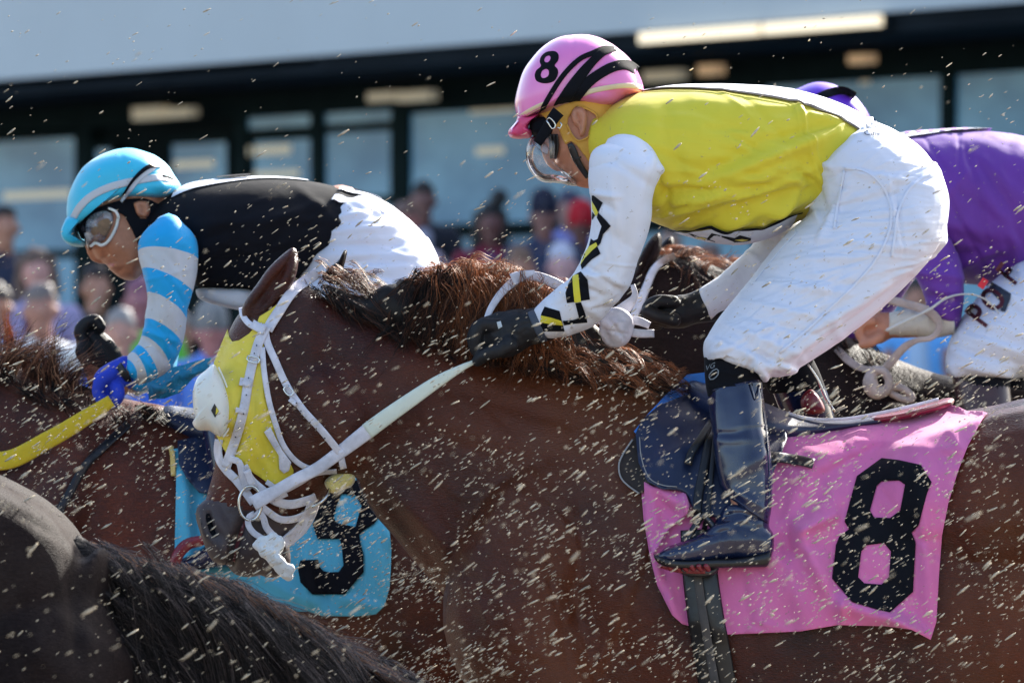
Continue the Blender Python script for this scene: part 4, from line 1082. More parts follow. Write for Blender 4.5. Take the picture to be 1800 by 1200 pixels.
earm.add(*bulge([(1012, 188), (1024, 189), (1031, 198), (1032, 212), (1030, 226), (1026, 238), (1020, 240), (1016, 228), (1006, 214), (1004, 200)], .016, -.078, pw=.6))
em = earm.mesh("ear"); sculpt(em, [(1014, 200, 1020, 226, 5, -.012), (1012, 196, 1022, 194, 4, .003)])
link("ear", em, M_skin, yj)
bal = MB()
EARH = [(1014, 187), (1027, 190), (1038, 195), (1048, 202), (1050, 213), (1046, 227), (1037, 238), (1024, 246), (1015, 247), (1005, 236), (997, 219), (999, 207), (1006, 196)]
bal.add(*sheet([[(950, 200), (968, 194), (990, 184), (1012, 178), (1082, 178), (1074, 205), (1062, 235), (1048, 262), (1036, 286), (1028, 274), (1014, 256), (1004, 248), (994, 254), (988, 242), (982, 226), (966, 214)], EARH], BVYB, .004, 4, .004, relax=3))
bal.add(*strap([(1014, 187), (1027, 190), (1038, 195), (1048, 202), (1050, 213), (1046, 227), (1037, 238), (1024, 246), (1015, 247), (1005, 236), (997, 219)], 2.5, BVYB, .009, .002, relax=1))
link("balaclava", bal.mesh("balaclava"), M_gold, yj)
chs = MB(); chs.add(*strap([(1001, 252, 9), (1006, 262, 13), (1012, 278, 13), (1020, 292, 11), (1034, 312, 10)], 12, BVYB, .010, .004)); chs.add(*strap([(1009, 281), (1022, 276)], 3, BVYB, .014, .002)); link("chin_strap", chs.mesh("chin_strap"), M_blackl, yj)

# --- helmet with peak, straps, band and number
HEL = [(908, 203), (905, 180), (910, 154), (919, 126), (935, 102), (956, 81), (981, 66), (1007, 61), (1038, 62), (1064, 71), (1087, 85), (1108, 105), (1121, 126), (1129, 146), (1131, 160), (1118, 168), (1103, 174), (1085, 187), (1067, 192), (1041, 190), (1015, 186), (985, 190), (955, 198), (928, 208), (912, 212)]
hm = MB(); hm.add(*bulge(HEL, .104, 0, c=(1022, 150), n=110, lay=21, pw=.5))
hme = hm.mesh("helmet"); sculpt(hme, [(1004, 64, 1014, 150, 2.2, -.0015), (1018, 188, 1070, 190, 3, .004), (1110, 140, 1120, 165, 3, .003), (1095, 150, 1102, 172, 3, -.003)], rough=(26, .0008))
helm = link("helmet", hme, M_pinkhelm, yj)
BVH = bvh_of(hme)
pk = MB(); pk.add(*bulge([(912, 205), (905, 216), (896, 226), (893, 234), (897, 241), (908, 244), (922, 244), (934, 242), (937, 232), (930, 224), (936, 212), (950, 200), (930, 204)], .075, 0, c=(914, 226), pw=.35)); pk_me = pk.mesh("peak")
sculpt(pk_me, [(908, 224, 930, 236, 9, -.016)])
link("peak", pk_me, mat("pink_peak", C(226, 74, 128), rough=.35, var=(20, .1)), helm)
pe = MB(); pe.add(*strap([(911, 212), (904, 220), (899, 228), (900, 238)], 3, bvh_of(pk_me), .002, .002)); pe.add(*strap([(912, 213), (928, 208), (948, 200), (962, 196)], 3, BVH, .003, .003)); link("peak_trim", pe.mesh("peak_trim"), M_pinkhelm, helm)
dl = MB(); dl.add(*bulge([(934, 236), (930, 226), (934, 214), (950, 205), (975, 200), (985, 214), (978, 236), (955, 246)], .066, 0, pw=.3)); link("helmet_lining", dl.mesh("helmet_lining"), M_black, helm)
piece("band", helm, M_cream, strap([(911, 209, 9), (926, 199, 10), (944, 189, 10), (962, 181, 9)], 9, BVH, .002, .0015))
piece("band", helm, M_cream, strap([(1022, 167), (1040, 160), (1064, 155), (1092, 151), (1112, 151), (1129, 154)], 9, BVH, .002, .0015))
Z = lambda p: zoomed(p, 860, 40, 3.872)
n8 = MB(); n8.add(*sheet([Z([(430, 193), (458, 200), (472, 222), (468, 258), (445, 292), (465, 316), (468, 350), (444, 395), (405, 411), (360, 412), (322, 397), (309, 362), (320, 325), (352, 295), (343, 268), (352, 232), (384, 202)]), Z([(408, 224), (418, 238), (410, 260), (390, 272), (374, 260), (382, 234)]), Z([(388, 315), (404, 325), (404, 356), (385, 374), (360, 377), (350, 358), (360, 328)])], BVH, .0012, 3, 0, smooth=True))
link("number", n8.mesh("number"), M_black, helm)
hs = MB()
hs.add(*strap([(948, 212, 8), (955, 190, 9), (968, 166, 9), (986, 138, 9), (1005, 116, 9), (1022, 102, 9), (1040, 94, 9), (1064, 85, 10), (1084, 87, 9)], 9, BVH, .0035, .002))
hs.add(*strap([(978, 200, 24), (999, 164, 22), (1014, 142, 20), (1028, 124, 18), (1042, 108, 15), (1060, 92, 14), (1078, 86, 10)], 18, BVH, .0050, .002))
hs.add(*strap([(984, 206, 22), (1000, 184, 24), (1016, 164, 22), (1034, 145, 19), (1056, 129, 18), (1080, 117, 18), (1103, 114, 18), (1120, 124, 16)], 18, BVH, .0040, .002))
link("helmet_strap", hs.mesh("helmet_strap"), M_black, helm)

# --- goggles and clear visor
BVHB = bvh_of(ybm, hme)
gg = thing("goggles", "clear scratched race goggles with black straps on the yellow rider's face", "goggles", P(960, 260, -.05))
lens = MB(); lens.add(*bulge([(936, 240), (926, 256), (924, 270), (926, 284), (932, 298), (942, 311), (956, 319), (975, 320), (990, 322), (1004, 325), (1014, 326), (1017, 322), (1006, 317), (996, 308), (988, 296), (976, 284), (980, 262), (978, 244), (958, 236)], .082, 0, c=(958, 278), pw=.4)); link("lens", lens.mesh("lens"), M_lens, gg)
lr = MB(); lr.add(*limb([(926, 284, -.01, .0014), (932, 298, -.01, .0014), (942, 311, -.01, .0014), (956, 319, -.02, .0014), (975, 320, -.03, .0014), (990, 322, -.03, .0014), (1004, 325, -.02, .0016), (1015, 325, -.01, .0018)], 40, 6)); lr.add(*limb([(934, 246, -.04, .002), (930, 256, -.05, .002), (928, 266, -.055, .002)], 12, 6)); link("lens_edge", lr.mesh("lens_edge"), M_cup, gg)
gp = MB(); gp.add(*sheet([[(936, 244), (946, 240), (958, 252), (966, 262), (962, 272), (952, 268), (942, 258)]], bvh_of(lens.mesh("lens_tmp")), .001, 4, .001)); link("hinge_plate", gp.mesh("hinge_plate"), M_lens, gg)
fo = MB()
for k, dx in enumerate((0, 5.5, 11)): fo.add(*strap([(966 + dx, 236), (968 + dx, 250), (969 + dx * .85, 264), (970 + dx * .4, 279)], 7, BVYB, .016 - .003 * k, .008, relax=2))
link("foam_seal", fo.mesh("foam_seal"), M_blackl, gg)
gs_ = MB(); gs_.add(*strap([(944, 252, 17, -.094), (954, 238, 18, -.097), (964, 222, 20, -.099), (974, 206, 22, -.101), (982, 196, 23, -.104)], 20, None, 0, .003)); link("strap", gs_.mesh("strap"), M_black, gg)
gb = MB(); gb.add(*strap([(961, 211, 2.4, -.108), (966, 207, 2.4, -.108), (977, 221, 2.4, -.108), (971, 227, 2.4, -.108), (961, 212, 2.4, -.108)], 2.4, None, 0, .002)); gb.add(*strap([(980, 224, 2, -.108), (983, 227, 2, -.108), (988, 219, 2, -.108), (985, 215, 2, -.108)], 2, None, 0, .002)); link("buckle", gb.mesh("buckle"), M_metal, gg)

# --- jersey: torso, sleeves
def tors(t, a):
    a = a if a <= 180 else 360 - a
    top = 8 + 22 * min(1, max(0, (t - .12) / .5)); bot = 180 - (34 * max(0, min(1, (t - .2) / .25)))
    return 0
ang = sorted(set(list(np.linspace(0, 360, 73)[:-1])))
jt = MB(); jt.add(*loft(Y_TORSO, 0, 210, 170, (.35, .2), ex=2.15)[:2])
jm = jt.mesh("jersey")
YF = [(1165, 372, 1400, 290, 12, .010), (1180, 392, 1420, 330, 10, -.008), (1200, 330, 1440, 250, 12, .008), (1260, 405, 1420, 345, 9, .009), (1150, 360, 1330, 260, 14, -.006), (1110, 240, 1150, 340, 24, .008), (1290, 300, 1470, 230, 10, .007), (1300, 350, 1430, 300, 7, .007), (1340, 390, 1410, 330, 8, .01), (1330, 250, 1460, 220, 8, -.005), (1170, 200, 1200, 320, 16, -.006), (1210, 300, 1410, 295, 3, .003), (1380, 260, 1440, 330, 12, -.008), (1150, 300, 1180, 370, 8, -.006), (1400, 200, 1480, 215, 7, .005), (1225, 180, 1420, 205, 16, .004), (1170, 340, 1390, 320, 8, -.006), (1280, 380, 1400, 380, 10, -.005)]
sculpt(jm, [f[:5] + (f[5] * 1.6,) for f in YF] + ripples(46, [(1150, 300), (1300, 240), (1460, 225), (1410, 330), (1390, 395), (1180, 390)], lambda x, y: math.degrees(math.atan2(y - 318, x - 1440)) if x < 1436 else -20, 8, 170, 4, .0042)
       + ripples(12, [(1090, 190), (1420, 190), (1400, 250), (1100, 280)], 5, 10, 120, 6, .0025), rough=(8, .0015))
jer = link("jersey", jm, M_yellow, yj)
BVJ = bvh_of(jm)
def jpart(name, m, *geo, parent=jer): return piece(name, parent, m, *geo)
# white back and belly panels lie on the jersey where its ring angle says so (real cloth pieces, seen at a grazing angle)
def ringpanel(st, y, a0, a1, t0, t1, grow, rings=90, seg=14, bv=None):
    st = np.array([list(r) + [0.0] * (6 - len(r)) for r in st], float)
    rows = smooth_rows(st, rings)
    i0, i1 = int(t0 * (rings - 1)), int(t1 * (rings - 1))
    V, F = [], []
    for i in range(i0, i1 + 1):
        r = rows[i]; t = (i - i0) / max(i1 - i0, 1)
        T, B = P(r[0], r[1], y + r[5]), P(r[2], r[3], y + r[5])
        Cc, U = (T + B) / 2, (T - B) / 2
        lo = a0(t) if callable(a0) else a0; hi = a1(t) if callable(a1) else a1
        for a in np.radians(np.linspace(lo, hi, seg)):
            c_, s_ = math.cos(a), math.sin(a)
            c_ = math.copysign(abs(c_) ** (2 / 2.15), c_); s_ = math.copysign(abs(s_) ** (2 / 2.15), s_)
            p = Cc + c_ * U - s_ * np.array([0, r[4], 0])
            n = c_ * U / np.linalg.norm(U) - s_ * np.array([0, 1, 0]); n /= np.linalg.norm(n)
            if bv is not None:
                h = bv.ray_cast(Vector(p + n * .05), Vector(-n), .12)
                if h[0] is not None: p = np.array(h[0])
            V.append(p + n * grow)
    for i in range(i1 - i0):
        for j in range(seg - 1):
            F.append((i * seg + j, i * seg + j + 1, (i + 1) * seg + j + 1, (i + 1) * seg + j))
    return V, F
aw = lambda t: 12 + 34 * t ** .8
jpart("back_panel", M_white, ringpanel(Y_TORSO, 0, lambda t: -aw(t), aw, .2, .97, .003, seg=28, bv=BVJ))
jpart("back_piping", M_black, ringpanel(Y_TORSO, 0, aw, lambda t: aw(t) + 3.2, .2, .97, .0045, seg=4, bv=BVJ), ringpanel(Y_TORSO, 0, lambda t: -aw(t) - 3.2, lambda t: -aw(t), .2, .97, .0045, seg=4, bv=BVJ))
ab = lambda t: 179 - 34 * min(1, t * 3.5) ** .7
jpart("belly_panel", M_white, ringpanel(Y_TORSO, 0, lambda t: ab(t), lambda t: 360 - ab(t), .36, .86, .004, seg=28, bv=BVJ))
jpart("belly_piping", M_black, ringpanel(Y_TORSO, 0, lambda t: ab(t) - 3, lambda t: ab(t), .34, .88, .0055, seg=4, bv=BVJ))
ybp = jer.children[2].data
BVBP = bvh_of(jm, ybp)
Z7 = lambda p: zoomed(p, 1040, 390, 5.218)
jpart("belly_diamond", M_black, sheet([Z7([(885, 108), (920, 112), (985, 140), (1060, 150), (1100, 104), (1150, 118), (1310, 150), (1360, 124), (1461, 150), (1461, 176), (1380, 186), (1310, 190), (1290, 178), (1150, 126), (1120, 128), (1070, 170), (1010, 170), (960, 152)])], BVBP, .002, 4))
jpart("belly_diamond", M_black, sheet([Z7([(1070, 168), (1080, 162), (1135, 180), (1128, 186)])], BVBP, .002, 4))
jpart("belly_diamond", M_yellow, sheet([Z7([(950, 148), (1010, 140), (1058, 156), (1010, 172)])], BVBP, .004, 4))
jpart("belly_diamond", M_yellow, sheet([Z7([(1310, 168), (1380, 158), (1440, 168), (1380, 182)])], BVBP, .004, 4))
sv = MB(); sv.add(*loft(Y_ARM, 0, 170, 90, (.6, .1), ex=2.1)[:2]); svm = sv.mesh("sleeve")
sculpt(svm, [(1050, 262, 1150, 330, 8, -.005), (1150, 262, 1120, 360, 10, .006), (1038, 340, 1090, 346, 6, .006), (1040, 350, 1080, 370, 7, -.006), (1020, 462, 1090, 510, 6, -.008), (1030, 480, 1100, 500, 7, .006), (990, 510, 1060, 560, 8, .005), (1120, 420, 1070, 520, 10, .005), (1060, 400, 1110, 440, 12, -.004), (960, 530, 1000, 592, 7, .005), (1070, 300, 1090, 420, 12, .004), (1016, 500, 1060, 520, 5, -.005), (1090, 300, 1100, 460, 10, -.004)] + ripples(26, [(1040, 300), (1150, 300), (1120, 460), (1060, 560), (960, 580), (1030, 440)], lambda x, y: 80 if y < 450 else -40, 25, 80, 3.6, .0022), rough=(14, .0012))
slv = link("sleeve", svm, M_white, jer)
capm = MB(); capm.add(*bulge([(1040, 268), (1060, 254), (1090, 251), (1120, 256), (1144, 268), (1158, 284), (1168, 300), (1158, 312), (1150, 330), (1146, 345), (1100, 345), (1050, 330), (1036, 300)], .06, -.185, c=(1098, 300), pw=.5)); cpm = capm.mesh("sleeve_cap"); sculpt(cpm, [(1140, 266, 1168, 304, 6, .004), (1146, 290, 1150, 330, 5, -.006), (1060, 262, 1080, 330, 10, .003)]); link("sleeve_cap", cpm, M_white, slv)
BVS = bvh_of(svm, cpm)
Z6 = lambda p: zoomed(p, 800, 300, 3.334)
def islands(V, F):
    """split a patch into its connected pieces"""
    par = list(range(len(V)))
    def find(i):
        while par[i] != i: par[i] = par[par[i]]; i = par[i]
        return i
    for f in F:
        for i in f[1:]: par[find(i)] = find(f[0])
    out = {}
    for f in F: out.setdefault(find(f[0]), []).append(f)
    for fs in out.values():
        ids = sorted({i for f in fs for i in f}); k = {i: j for j, i in enumerate(ids)}
        yield np.asarray(V)[ids], [tuple(k[i] for i in f) for f in fs]
def spart(m, *polys, off=.002):
    for p in polys:
        for g_ in islands(*sheet([Z6(p)], BVS, off, 4)): piece("diamond", slv, m, g_)
spart(M_black, [(800, 146), (812, 146), (864, 188), (838, 244), (818, 214), (799, 172)], [(803, 240), (820, 262), (806, 288), (800, 286)], [(838, 246), (880, 288), (912, 325), (868, 372), (852, 424), (836, 442), (808, 412), (834, 400), (846, 362), (858, 326), (830, 276)], [(795, 398), (812, 410), (832, 442), (852, 486), (800, 520), (742, 578), (734, 548), (756, 490), (782, 446)],
      [(688, 616), (736, 590), (776, 640), (790, 755), (655, 776), (646, 716), (664, 660)], [(704, 776), (738, 772), (766, 848), (776, 890), (700, 897), (640, 906), (630, 880), (690, 876), (726, 864)], [(524, 796), (612, 822), (626, 880), (642, 942), (504, 942), (499, 880), (504, 838)])
spart(M_yellow, [(798, 176), (818, 206), (838, 246), (824, 268), (803, 226)], [(826, 420), (834, 440), (800, 470), (760, 512), (734, 552), (742, 506), (786, 442)], [(686, 612), (722, 606), (730, 700), (738, 768), (700, 774), (692, 700)], [(502, 848), (560, 860), (622, 880), (634, 908), (560, 900), (499, 888)], off=.0035)
fv = MB(); fv.add(*loft(Y_FARARM, 0, 50, 30, (.4, .1))[:2]); fm = fv.mesh("sleeve"); sculpt(fm, [(1310, 440, 1360, 480, 6, .006), (1330, 430, 1290, 520, 8, -.005)], rough=(18, .003)); link("sleeve", fm, M_white, jer)

# --- gloves
gl = MB()
gl.add(*limb([(958, 568, -.135, .031), (944, 572, -.135, .032), (925, 576, -.135, .031), (905, 580, -.13, .03)], 10, 16))
gl.add(*limb([(912, 578, -.13, .036), (885, 588, -.125, .042), (862, 590, -.12, .036)], 12, 16))
for k in range(4):
    y = -.155 + k * .021
    x = (0, -4, -3, 3)[k]
    gl.add(*limb([(874 + x, 572 + k * 1.5, y, .0125), (846 + x, 572 + k * 2, y - .004, .0125), (836 + x, 592, y - .004, .0115), (842 + x, 620 - k * 3, y, .0105), (862 + x, 622 - k * 3, y + .002, .0095)], 20, 10))
gl.add(*limb([(896, 604, -.165, .015), (874, 616, -.172, .0135), (852, 624, -.168, .012), (840, 634, -.16, .0105)], 14, 10))
glm = remeshed(gl.mesh("glove"), .0028, 2); sculpt(glm, [(882, 566, 884, 610, 3, .002), (905, 560, 905, 604, 4, -.003)], rough=(60, .0015)); glv = link("glove", glm, M_glove, yj)
gc = MB(); gc.add(*loft([(926, 546, 950, 602, .036, -.135), (938, 543, 962, 600, .038, -.137)], 0, 10, 24, (.1, .1))[:2]); link("cuff", gc.mesh("cuff"), mat("grey_neoprene", C(58, 66, 80), rough=.6), glv)
lb = MB(); lb.add(*sheet([[(873, 566), (880, 564), (883, 574), (876, 578)]], bvh_of(glm), .001, 3)); link("glove_badge", lb.mesh("glove_badge"), mat("badge_grey", C(180, 190, 196)), glv)
gl = MB()
gl.add(*limb([(1268, 526, .135, .037), (1240, 536, .13, .032), (1215, 543, .125, .028), (1195, 548, .12, .030), (1175, 552, .115, .026)], 18, 16))
for k in range(4):
    y = .09 + k * .021
    gl.add(*limb([(1184, 530 + k * 5, y, .0115), (1156, 529 + k * 6, y - .004, .0115), (1138, 540 + k * 6, y, .0105), (1142, 556 + k * 5, y, .0095), (1158, 560 + k * 4, y, .0085)], 20, 10))
gl.add(*limb([(1184, 562, .08, .014), (1160, 556, .075, .0125), (1138, 548, .078, .011)], 12, 10))
link("glove", remeshed(gl.mesh("glove"), .003, 2), M_glove, yj)

# --- breeches
bq = MB(); bq.add(*loft(Y_HIP, 0, 30, 32, (.1, .5))[:2]); bq.add(*loft(Y_THIGH, 0, 50, 36, (.4, .12), ex=2.1)[:2]); bq.add(*loft(Y_THIGH_FAR, 0, 50, 36, (.4, .12))[:2])
bq.add(*bulge([(1236, 606), (1246, 590), (1290, 600), (1390, 640), (1404, 652), (1388, 660), (1356, 658), (1346, 672), (1336, 666), (1326, 645), (1300, 628), (1270, 618), (1250, 626), (1240, 634)], .085, -.212, pw=.4))
bqm = remeshed(bq.mesh("breeches"), .0031, 7)
BF = [(1440, 420, 1620, 440, 7, .005), (1390, 430, 1560, 420, 6, -.004), (1380, 460, 1540, 450, 6, .006), (1340, 480, 1500, 500, 6, -.005), (1330, 500, 1490, 515, 7, .007), (1300, 530, 1450, 560, 7, .007), (1300, 550, 1440, 590, 6, -.006), (1270, 570, 1400, 620, 7, .007), (1280, 600, 1380, 640, 6, -.006), (1460, 290, 1640, 330, 6, .004), (1450, 300, 1600, 300, 5, -.003), (1470, 360, 1560, 330, 5, .004), (1480, 390, 1570, 370, 5, .004), (1440, 250, 1540, 230, 5, .004), (1430, 280, 1470, 300, 6, .006), (1425, 300, 1450, 370, 7, -.007), (1418, 330, 1440, 390, 6, .007), (1490, 330, 1440, 420, 7, .008), (1500, 300, 1570, 330, 5, .003), (1560, 310, 1580, 430, 4, .004), (1575, 320, 1590, 450, 3, -.003),
      (1400, 600, 1560, 500, 9, .008), (1420, 625, 1600, 490, 8, -.008), (1360, 640, 1440, 590, 9, .008), (1280, 590, 1350, 650, 8, .006), (1310, 600, 1380, 655, 7, -.006), (1600, 360, 1640, 420, 14, .004), (1610, 420, 1560, 500, 14, -.004), (1290, 610, 1250, 620, 5, .005), (1330, 640, 1350, 668, 5, .006), (1420, 450, 1480, 600, 10, .004), (1500, 440, 1440, 560, 8, -.004)]
TH = lambda x, y: -6 if y < 430 else -6 - (y - 430) * .17
sculpt(bqm, BF + ripples(90, [(1420, 390), (1580, 350), (1650, 420), (1560, 520), (1440, 610), (1300, 620), (1250, 600), (1330, 480)], TH, 7, 130, 2.4, .0019)
       + ripples(36, [(1430, 330), (1500, 240), (1600, 260), (1650, 340), (1600, 400), (1430, 400)], -14, 14, 90, 2.6, .0016)
       + ripples(20, [(1300, 600), (1420, 560), (1400, 650), (1340, 660)], -60, 15, 60, 4, .002), rough=(9, .0012))
bre = link("breeches", bqm, M_breech, yj)
BVB = bvh_of(bqm)
wb = MB()
for off, w in ((.003, 18),): wb.add(*strap([(1413, 326), (1424, 298), (1446, 262), (1476, 236), (1508, 220), (1536, 215)], 20, BVB, .002, .004))
wbm = wb.mesh("waistband"); sculpt(wbm, [(1416 + i * 9, 322 - i * 9, 1428 + i * 9, 328 - i * 8, 2.5, .003) for i in range(13)]); link("waistband", wbm, M_breech, bre)
seam = MB()
for pts in ([(1466, 402), (1474, 350), (1484, 300)], [(1484, 296), (1520, 300), (1550, 326), (1566, 366), (1562, 410), (1530, 470), (1440, 560), (1370, 620)], [(1640, 300), (1600, 330), (1580, 370), (1572, 420), (1568, 452)], [(1400, 406), (1360, 450), (1320, 500)]):
    seam.add(*strap(pts, 5, BVB, .0022, .0024, relax=1))
link("seam", seam.mesh("seam"), M_breech, bre)
lg = MB(); lg.add(*sheet([[(1517, 210), (1538, 208), (1546, 222), (1524, 225)], [(1521, 212), (1536, 211), (1542, 220), (1526, 222)]], BVB, .003, 2)); lg.add(*sheet([[(1528, 213), (1532, 212), (1536, 219), (1532, 220)]], BVB, .003, 2))
lg.add(*glyphs("Cala Vi", lambda a, b: (1518 + a * 17 + b * 1, 237 + a * 0.5 - b * 13), BVB, .003))
link("breeches_logo", lg.mesh("breeches_logo"), mat("navy_print", C(58, 76, 96), rough=.8), bre)

# --- boots
for far in (False, True):
    bt = MB()
    if not far:
        bt.add(*loft([(1244, 684, 1338, 664, .052, -.232), (1250, 740, 1346, 730, .056, -.245), (1254, 790, 1354, 790, .054, -.26), (1262, 840, 1357, 840, .048, -.272), (1272, 866, 1357, 890, .043, -.28), (1290, 882, 1352, 920, .038, -.286)], 0, 50, 32, (.05, .1), ex=2.3)[:2])
        bme = bt.mesh("boot"); sculpt(bme, [(1251, 764, 1350, 752, 2.5, -.0035), (1254, 776, 1340, 770, 5, .002), (1262, 700, 1266, 850, 9, .004), (1284, 700, 1290, 860, 7, -.004), (1342, 680, 1352, 900, 2, -.004), (1336, 690, 1346, 900, 2, .003), (1300, 830, 1340, 800, 10, .004), (1290, 860, 1350, 900, 6, .004), (1310, 700, 1316, 840, 9, .003), (1320, 672, 1332, 700, 4, -.004)], rough=(16, .002))
        boot = link("boot", bme, M_boot, yj)
        BVK = bvh_of(bme)
        hm_ = MB(); hm_.add(*strap([(1247, 688), (1270, 676), (1300, 668), (1334, 666)], 5, BVK, .002, .003)); hm_.add(*strap([(1270, 866), (1300, 884), (1346, 918)], 5, BVK, .002, .003)); hm_.add(*strap([(1318, 670), (1324, 690), (1328, 702), (1333, 690), (1335, 676)], 2.5, BVK, .003, .002)); hm_.add(*strap([(1338, 682), (1346, 740), (1352, 800), (1354, 860), (1350, 910)], 4, BVK, .001, .003))
        link("boot_binding", hm_.mesh("boot_binding"), M_boot, boot)
        ft = MB()
        ft.add(*loft([(1272, 890, 1352, 905, .036, -.288), (1262, 905, 1353, 930, .036, -.29), (1255, 918, 1353, 968, .036, -.292)], 0, 20, 24, (.3, .2))[:2])
        ft.add(*loft([(1354, 930, 1352, 982, .030, -.292), (1320, 916, 1320, 984, .036, -.295), (1270, 912, 1280, 986, .037, -.30), (1240, 934, 1244, 988, .038, -.31), (1200, 951, 1204, 990, .039, -.325), (1168, 963, 1174, 990, .033, -.335), (1156, 972, 1160, 986, .018, -.34)], 0, 50, 28, (.3, .5), ex=2.4)[:2])
        fme = remeshed(ft.mesh("foot_part"), .0035, 3); sculpt(fme, [(1262, 908, 1300, 900, 4, -.004), (1250, 930, 1310, 912, 5, .003), (1240, 940, 1290, 930, 3, -.003), (1268, 930, 1266, 980, 2, -.002), (1230, 952, 1330, 950, 8, .002), (1300, 900, 1340, 910, 6, -.006)], rough=(26, .0015))
        link("boot_foot", fme, M_boot, boot)
        so = MB(); so.add(*loft([(1354, 966, 1346, 996, .034, -.292), (1300, 978, 1300, 997, .038, -.297), (1250, 980, 1250, 998, .038, -.308), (1200, 982, 1202, 999, .040, -.325), (1164, 978, 1172, 996, .036, -.336), (1152, 974, 1158, 990, .02, -.342)], 0, 40, 20, (.2, .4), ex=3.2)[:2]); som = so.mesh("sole"); link("sole", som, M_blackl, boot)
        tt = MB()
        for x in range(1176, 1242, 13): tt.add(*limb([(x, 995, -.356, .005), (x + 4, 1000, -.352, .0045)], 5, 8))
        link("tread", tt.mesh("tread"), M_red, boot)
        sk = MB(); sk.add(*loft([(1238, 628, 1342, 640, .058, -.222), (1238, 650, 1342, 660, .056, -.226), (1240, 674, 1340, 674, .053, -.23), (1244, 696, 1338, 690, .05, -.235)], 0, 24, 32, (.2, .1))[:2]); skm = sk.mesh("sock"); sculpt(skm, [(1250, 650, 1330, 664, 3, .002), (1244, 680, 1330, 676, 3, .002)]); sock = link("sock", skm, M_black, yj)
        BVSK = bvh_of(skm)
        bz = MB(); bz.add(*glyphs("VG", lambda a, b: (1239 + a * 13 + b * 3, 652 - a * 5 - b * 14), BVSK, .0015)); bz.add(*strap([(1246, 660), (1252, 652), (1261, 648), (1263, 656), (1257, 664), (1249, 667), (1246, 661)], 2, BVSK, .002, .001, relax=0)); bz.add(*strap([(1248, 662), (1256, 656), (1262, 654)], 1.6, BVSK, .002, .001, relax=0)); link("sock_badge", bz.mesh("sock_badge"), mat("badge_dim", C(120, 128, 136)), sock)
    else:
        bt.add(*loft([(1350, 668, 1446, 668, .052, .232), (1362, 700, 1458, 700, .054, .24), (1384, 760, 1472, 760, .052, .255), (1390, 850, 1474, 860, .044, .275), (1396, 930, 1466, 940, .036, .29)], 0, 40, 28, (.1, .2))[:2])
        bt.add(*loft([(1470, 920, 1466, 975, .032, .292), (1400, 905, 1404, 978, .037, .30), (1330, 946, 1334, 982, .038, .315), (1280, 962, 1284, 982, .03, .325)], 0, 30, 24, (.3, .5))[:2])
        boot = link("boot", remeshed(bt.mesh("boot"), .005, 3), M_boot, yj)
        sk = MB(); sk.add(*loft([(1318, 632, 1428, 628, .058, .222), (1334, 660, 1440, 652, .055, .226), (1352, 690, 1452, 684, .053, .235)], 0, 20, 28, (.2, .1))[:2]); link("sock", sk.mesh("sock"), M_black, yj)
        rp = MB(); rp.add(*strap([(1420, 640, 4, .165), (1438, 668, 5, .165), (1452, 700, 5, .17), (1468, 724, 4, .175)], 4, None, 0, .004)); link("boot_binding", rp.mesh("boot_binding"), M_metal, boot)
        r2_ = MB(); r2_.add(*bulge([(1408, 700), (1424, 684), (1438, 694), (1450, 722), (1430, 728), (1412, 722)], .02, .16)); link("boot_patch", r2_.mesh("boot_patch"), M_red, boot)
# ================================================================ horse number 9 and its rider (plane y = 1.1)
YB = 1.1
H9_NECK = [(-640, 330, -420, 640, .085), (-480, 330, -300, 760, .10), (-300, 430, -170, 900, .12), (-140, 560, -120, 1000, .15), (20, 640, -60, 1110, .19), (170, 690, 40, 1230, .23), (290, 716, 140, 1330, .26)]
H9_BODY = [(150, 700, 20, 1250, .20), (260, 712, 160, 1370, .26), (400, 740, 320, 1410, .29), (560, 752, 520, 1410, .30), (720, 742, 700, 1390, .30), (860, 720, 860, 1350, .285), (980, 716, 980, 1290, .26), (1080, 770, 1070, 1210, .21), (1150, 860, 1140, 1100, .12)]
H9_HEAD = [(-560, 300, -470, 300, .07), (-640, 340, -440, 400, .09), (-720, 430, -470, 520, .105), (-790, 520, -560, 600, .095), (-850, 610, -660, 660, .075), (-900, 690, -740, 720, .06), (-920, 750, -790, 770, .05)]
h9me = build_horse(H9_NECK, H9_BODY, H9_HEAD, YB, [(70, 1200, YB - .15, LEG_FX), (90, 1200, YB + .15, LEG_F), (1000, 1000, YB - .15, LEG_R), (1060, 1000, YB + .15, LEG_R)], [limb([(120, 860, YB - .12, .12), (60, 980, YB - .15, .14), (40, 1130, YB - .15, .13)], 12, 16)], .009)
sculpt(h9me, [(60, 760, 0, 1050, 26, -.012), (200, 760, 130, 1050, 30, -.012), (640, 1080, 800, 1180, 18, .006), (700, 960, 860, 1130, 12, .005)], rough=(5, .005))
h9 = thing("racehorse", "brown racehorse behind the yellow hooded head wearing the blue number 9 cloth", "horse", (P(500, 700, YB)[0], YB, 0), "galloping racehorses")
link("body", h9me, M_chest, h9)
for y in (YB - .06, YB + .06):
    ear("ear", [(-560, 330), (-556, 270), (-540, 220), (-520, 200), (-505, 240), (-500, 290), (-505, 330)], .03, y, M_chest, h9)
e = MB(); e.add(*limb([(-690, 440, YB - .09, .024), (-686, 444, YB - .092, .024)], 6)); link("eye", e.mesh("eye"), MATS["horse_eye"], h9)
